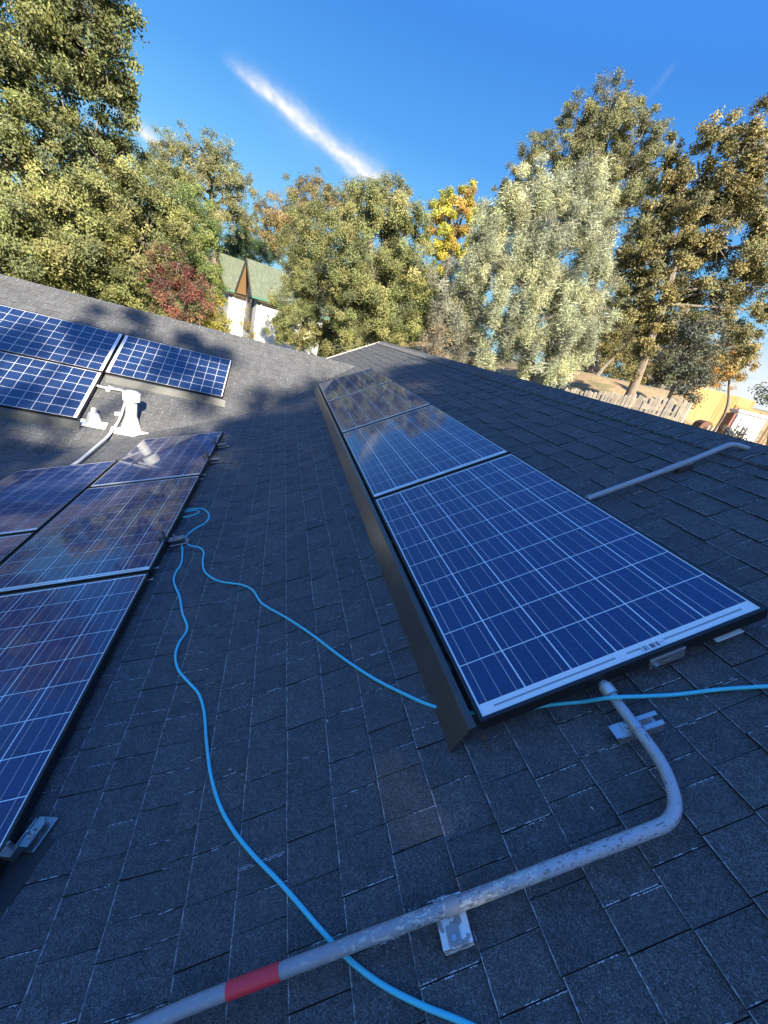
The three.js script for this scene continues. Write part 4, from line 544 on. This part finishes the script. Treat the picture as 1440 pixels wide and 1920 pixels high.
// ---------------------------------------------------------------- the green roofed house beyond
{
  const t = thing('green_roofed_house', 'white neighbouring house with two steep green shingled gables and brown soffits', 'house', null, [-2.835, 1.345, -23.183]); t.rotation.y = 28 * Math.PI / 180;
  const greenMap = dataTex(512, 512, (i, j, o) => { const row = Math.floor(j / 32), x = i + (row % 2) * 22, e = j % 32 < 4 ? .62 : 1, k = hash(Math.floor(x / 44), row, 831), n = noise(i / 5, j / 5, 833); const l = e * (.75 + .3 * k + .3 * (n - .5)); o[0] = toS(.125 * l); o[1] = toS(.148 * l); o[2] = toS(.105 * l); }, true);
  const green = new THREE.MeshStandardMaterial({ map: greenMap, roughness: .9 }), brown = std([.26, .15, .075], .8), darkTrim = std([.045, .04, .038], .7), white = std([.8, .78, .74], .8), grey = std([.33, .34, .36], .8), teal = std([.06, .17, .12], .6);
  const vol = (x0, x1, z, hw, rise, base) => {
    const s = (p) => new THREE.Shape(p.map((q) => new THREE.Vector2(...q))), ex = (p, d) => new THREE.ExtrudeGeometry(s(p), { depth: d, bevelEnabled: false });
    const put = (g, x) => g.rotateY(Math.PI / 2).translate(x, 0, z);           // shape x becomes -z, depth runs along +x
    const L = Math.hypot(hw, rise), nx = rise / L * .05, ny = hw / L * .05;
    for (const sg of [1, -1]) {
      const rf = mesh('roof_slope', put(ex([[0, rise], [sg * hw, 0], [sg * (hw + nx), ny], [0, rise + .09]], x1 - x0), x0), green, t), uv = rf.geometry.attributes.uv; for (let i = 0; i < uv.count; i++) uv.setXY(i, uv.getX(i) * .8, uv.getY(i) * .8);
      mesh('bargeboard', put(ex([[0, rise - .02], [sg * (hw - .02), -.06], [sg * (hw + nx), ny], [0, rise + .1]], .05), x0 - .06), darkTrim, t);
      mesh('soffit', put(ex([[0, rise - .1], [sg * (hw - .06), -.03], [sg * hw, 0], [0, rise - .005]], x1 - x0 - .1), x0 + .02), brown, t);
      mesh('gutter', box((x0 + x1) / 2, -.02, z + sg * (hw + .05), x1 - x0, .1, .09), teal, t);
    }
    const w = hw - .3, top = rise * (1 - w / hw) - .1; 
    mesh('gable_wall', put(ex([[-w, base], [w, base], [w, top], [0, rise - .14], [-w, top]], .16), x0 + .45), grey, t);
    mesh('wall', put(ex([[-w, base], [w, base], [w, top], [-w, top]], x1 - x0 - .8), x0 + .62), white, t);
    mesh('soffit_board', box((x0 + x1) / 2, -.1, z + hw - .13, x1 - x0 - .7, .06, .3), brown, t);
    mesh('downspout', new THREE.CylinderGeometry(.04, .04, Math.abs(base)).translate(x0 + .66, base / 2 - .1, z + w + .05), std([.75, .75, .73], .6), t);
    return [w, top];
  };
  const [w] = vol(0, 4.6, 0, .95, 1.5, -4); vol(-.62, 4, -2.0, .95, 1.5, -4);
  const pane = new THREE.Shape([[-.28, -1.7], [.28, -1.7], [.28, .1], [0, .95], [-.28, .1]].map((q) => new THREE.Vector2(...q)));
  const win = mesh('window', new THREE.ExtrudeGeometry(pane, { depth: .05, bevelEnabled: false }).rotateY(Math.PI / 2).translate(.4, 0, 0), darkTrim, t);
  mesh('pane', new THREE.ShapeGeometry(pane).rotateY(-Math.PI / 2).scale(1, .94, .88).translate(.395, 0, 0), phys([.03, .035, .04], .1, { clearcoat: 1 }), win);
  mesh('glazing_bar', box(.39, -.35, 0, .02, .035, .5), grey, win);
  mesh('chimney_pipe', new THREE.CylinderGeometry(.08, .08, .5, 12).translate(.9, 1.5, -1.9), std([.7, .7, .7], .4, { metalness: .5 }), t);
}
// ---------------------------------------------------------------- fences and yard things on the right
{
  const pick = (w, h) => { const s = new THREE.Shape(); s.moveTo(-w / 2, 0); s.lineTo(w / 2, 0); s.lineTo(w / 2, h - .05); s.quadraticCurveTo(w / 2, h, 0, h); s.quadraticCurveTo(-w / 2, h, -w / 2, h - .05); return new THREE.ExtrudeGeometry(s, { depth: .02, bevelEnabled: false }); };
  const woodMap = dataTex(128, 512, (i, j, o) => { const n = fbm(i / 5, j / 90, 841, 4), m = noise(i / 40, j / 60, 843), l = .8 + .5 * (n - .5) + .3 * (m - .5); o[0] = toS(.52 * l); o[1] = toS(.45 * l); o[2] = toS(.36 * l); }, true);
  const a = V([7.288, 1.062, -9.804]), b = V([8.533, 1.49, -7.041]), dir = b.clone().sub(a), L = Math.hypot(dir.x, dir.z), ang = Math.atan2(-dir.z, dir.x), r = rng(851), t = thing('picket_fence', 'weathered grey picket fence with rounded tops beyond the main ridge', 'fence', null, [a.x, a.y - 1.25, a.z]); t.rotation.y = ang;
  const g = [pick(.066, 1.3), pick(.07, 1.27), pick(.062, 1.33)], m = [1, .85, 1.12].map((k) => new THREE.MeshStandardMaterial({ map: woodMap, color: rgb(k, k, k), roughness: .9 }));
  const n = Math.floor(L / .098); for (let i = 0; i <= n; i++) { const p = mesh('picket', g[Math.floor(r() * 3)], m[Math.floor(r() * 3)], t); p.position.set(i * .098, dir.y * i / n + (r() - .5) * .03, .03); p.rotation.z = (r() - .5) * .04; }
  for (const h of [.3, .95]) { const rl = mesh('rail', box(L / 2, h, 0, L, .08, .035), m[1], t); rl.geometry.applyMatrix4(new THREE.Matrix4().makeShear(dir.y / L, 0, 0, 0, 0, 0)); }
  for (let i = 0; i <= 3; i++) mesh('post', box(L * i / 3, .62 + dir.y * i / 3, -.07, .09, 1.3, .09), m[0], t);

  const cedar = dataTex(128, 512, (i, j, o) => { const n = fbm(i / 6, j / 110, 861, 4), l = .8 + .55 * (n - .5); o[0] = toS(.48 * l); o[1] = toS(.29 * l); o[2] = toS(.11 * l); }, true);
  const c0 = V([13.544, 0.803, -11.409]), c1 = V([15.784, 0.827, -10.642]), d2 = c1.clone().sub(c0), L2 = Math.hypot(d2.x, d2.z), yb = Math.min(c0.y, c1.y);
  const f = thing('board_fence', 'new honey coloured wooden board fence with a framed gate', 'fence', null, [c0.x, c0.y, c0.z]); f.rotation.y = Math.atan2(-d2.z, d2.x);
  const cm = [[1.1, 1.08, 1.0], [1, 1, 1], [.95, .78, .7], [1.0, .82, .8]].map((k) => new THREE.MeshStandardMaterial({ map: cedar, color: rgb(...k), roughness: .75 })), nb = Math.floor(L2 / .15);
  for (let i = 0; i <= nb; i++) { const p = mesh('board', rbox(0, .72, (r() - .5) * .012, .146, 1.78 + .02 * r(), .02, .003), cm[i < nb * .5 ? Math.floor(r() * 2) : 1 + Math.floor(r() * 3)], f); p.position.set(i * .15, d2.y * i / nb, 0); }
  mesh('base_board', rbox(L2 * .3, .1, .03, L2 * .6, .2, .03, .004), std([.4, .17, .06], .8), f);
  const gx = L2 * .74; for (const [x, y, w, h] of [[gx, .6, .09, 1.4], [gx + .9, .6, .09, 1.4], [gx + .45, 1.3, 1, .08], [gx + .45, 1.08, .9, .05]]) mesh('gate_frame', rbox(x, y + d2.y * .8, .035, w, h, .04, .004), cm[2], f);

  const k0 = V([10.331, 0.809, -7.179]), k1 = V([10.833, 0.824, -6.797]), d3 = k1.clone().sub(k0), L3 = Math.hypot(d3.x, d3.z);
  const cab = thing('storage_cabinet', 'white plastic storage cabinet with red brown side in the yard', 'cabinet', null, [k0.x, k0.y - .15, k0.z]); cab.rotation.y = Math.atan2(-d3.z, d3.x);
  const pl = std([.82, .78, .8], .45), Hc = 1.0; mesh('body', rbox(L3 / 2, Hc / 2, -.3, L3, Hc, .56, .02), pl, cab);
  mesh('side_panel', rbox(-.03, Hc / 2 - .03, -.28, .05, Hc - .06, .54, .01), std([.24, .09, .06], .6), cab);
  for (const s of [0, 1]) { const d = mesh('door', rbox(L3 * (.26 + .48 * s), Hc / 2, .0, L3 * .46, Hc - .1, .04, .015), pl, cab); mesh('handle', rbox(L3 * (.44 + .12 * s), Hc * .52, .03, .03, .34, .03, .008), std([.06, .06, .06], .5), d); }
  mesh('lid', rbox(L3 / 2, Hc + .02, -.28, L3 + .06, .07, .64, .02), pl, cab);
  mesh('shelf_bracket', rbox(L3 * .22, Hc * .75, .025, .02, .3, .02, .004), std([.35, .3, .34], .5), cab);

  const arch = new THREE.Shape(); arch.moveTo(-.34, 0); arch.lineTo(-.34, .35); arch.absarc(0, .35, .34, Math.PI, 0, true); arch.lineTo(.34, 0); arch.lineTo(-.34, 0);
    const dk = V([12.658, 0.966, -9.5]), ken = thing('arched_shelter', 'rust brown arched shelter standing against the wooden fence', 'shelter', null, [dk.x, dk.y - .1, dk.z]); ken.rotation.y = -.2; ken.scale.setScalar(.66);
  mesh('shell', new THREE.ExtrudeGeometry(arch, { depth: .5, bevelEnabled: true, bevelSize: .015, bevelThickness: .015 }).translate(0, 0, -.5), std([.11, .055, .035], .8), ken); mesh('doorway_shade', box(0, .22, .017, .3, .42, .004), std([.05, .02, .015], .9), ken);  // the opening is a flat dark sheet, recess shade put into its colour
  for (let i = 0; i < 4; i++) { const s = mesh('garden_stake', new THREE.CylinderGeometry(.012, .016, .46, 8), std([.62, .58, .52], .7)); tag(s, ['pale garden stake in front of arched shelter, leftmost of four', 'pale garden stake in front of arched shelter, second of four from left', 'pale garden stake in front of arched shelter, third of four from left', 'pale garden stake in front of arched shelter, rightmost of four'][i], 'stake', 'pale stakes by the arched shelter'); const q = V([11.882, 0.963, -8.853]); s.position.set(q.x + i * .1, q.y + .02, q.z + i * .06); s.rotation.set(0, 0, -.1 + i * .04); }

  const e0 = V([10.304, 0.781, -6.349]), e1 = V([10.79, 0.812, -5.279]), d4 = e1.clone().sub(e0), L4 = Math.hypot(d4.x, d4.z), bf = thing('slatted_fence', 'reddish brown slatted fence at the right edge of the photo', 'fence', null, [e0.x, e0.y - .2, e0.z]); bf.rotation.y = Math.atan2(-d4.z, d4.x);
  const bm = [[.34, .2, .11], [.42, .26, .15], [.28, .16, .1]].map((c) => std(c, .85)), ns = Math.floor(L4 / .075); for (let i = 0; i <= ns; i++) { const p = mesh('slat', rbox(0, .55, 0, .042, 1.3 + .03 * r(), .02, .003), bm[Math.floor(r() * 3)], bf); p.position.set(i * .075, d4.y * i / ns, (r() - .5) * .01); }
  for (const h of [.2, 1.05]) mesh('rail', box(L4 / 2, h, -.03, L4, .06, .03), bm[2], bf);
}
{ // dry pine needles caught at the support block and at the skirt end
  const r = rng(961), g = []; for (const [p, n] of [[[-0.139, -0.191, 0.367], 26], [[-0.142, -0.192, 0.315], 8], [[0.041, -0.085, -0.006], 10]]) for (let i = 0; i < n; i++) { const c = new THREE.CylinderGeometry(.0006, .0007, .03 + .03 * r(), 4); c.rotateZ(1.45 + .2 * r()).rotateY(r() * 1.6 + 1.0).rotateZ(TH).translate(p[0] + (r() - .5) * .025, p[1] + .004 * r(), p[2] + (r() - .5) * .06); g.push(c); }
  tag(mesh('pine_needles', mergeGeometries(g), std([.24, .11, .06], .9)), 'dry brown pine needles caught beside the support block in the foreground', 'needles', null, 'stuff');
}
{ // fallen leaf bits and grit lying on the shingles
  const r = rng(951), im = new THREE.InstancedMesh(sprig(1, 0, .014, .008, 955), std([.55, .5, .42], .9), 90), m = new THREE.Matrix4(), q = new THREE.Quaternion(), e = new THREE.Euler();
  for (let i = 0; i < 90; i++) { const s = i < 60 ? slopeA : slopeB, p = i < 60 ? s.at(-.9 + 2.8 * r(), -.3 + 8 * Math.pow(r(), 1.3), .009) : s.at(-1.9 + 2.6 * r(), -4.6 + 5 * r(), .009); e.set(-.2 * r(), r() * 6, .2); q.setFromEuler(e); const k = .5 + r() * .9; m.compose(p, q, new THREE.Vector3(k, k, k)); im.setMatrixAt(i, m); }
  im.name = 'leaf_litter'; tag(im, 'tiny pale leaf bits scattered over the shingles', 'leaf bits', null, 'stuff'); scene.add(im);
}
console.log('tabs', tabs.length, 'sprigs', leafCount, 'break', BREAK_A.toFixed(3), bx.toFixed(3));
renderer.render(scene, camera);
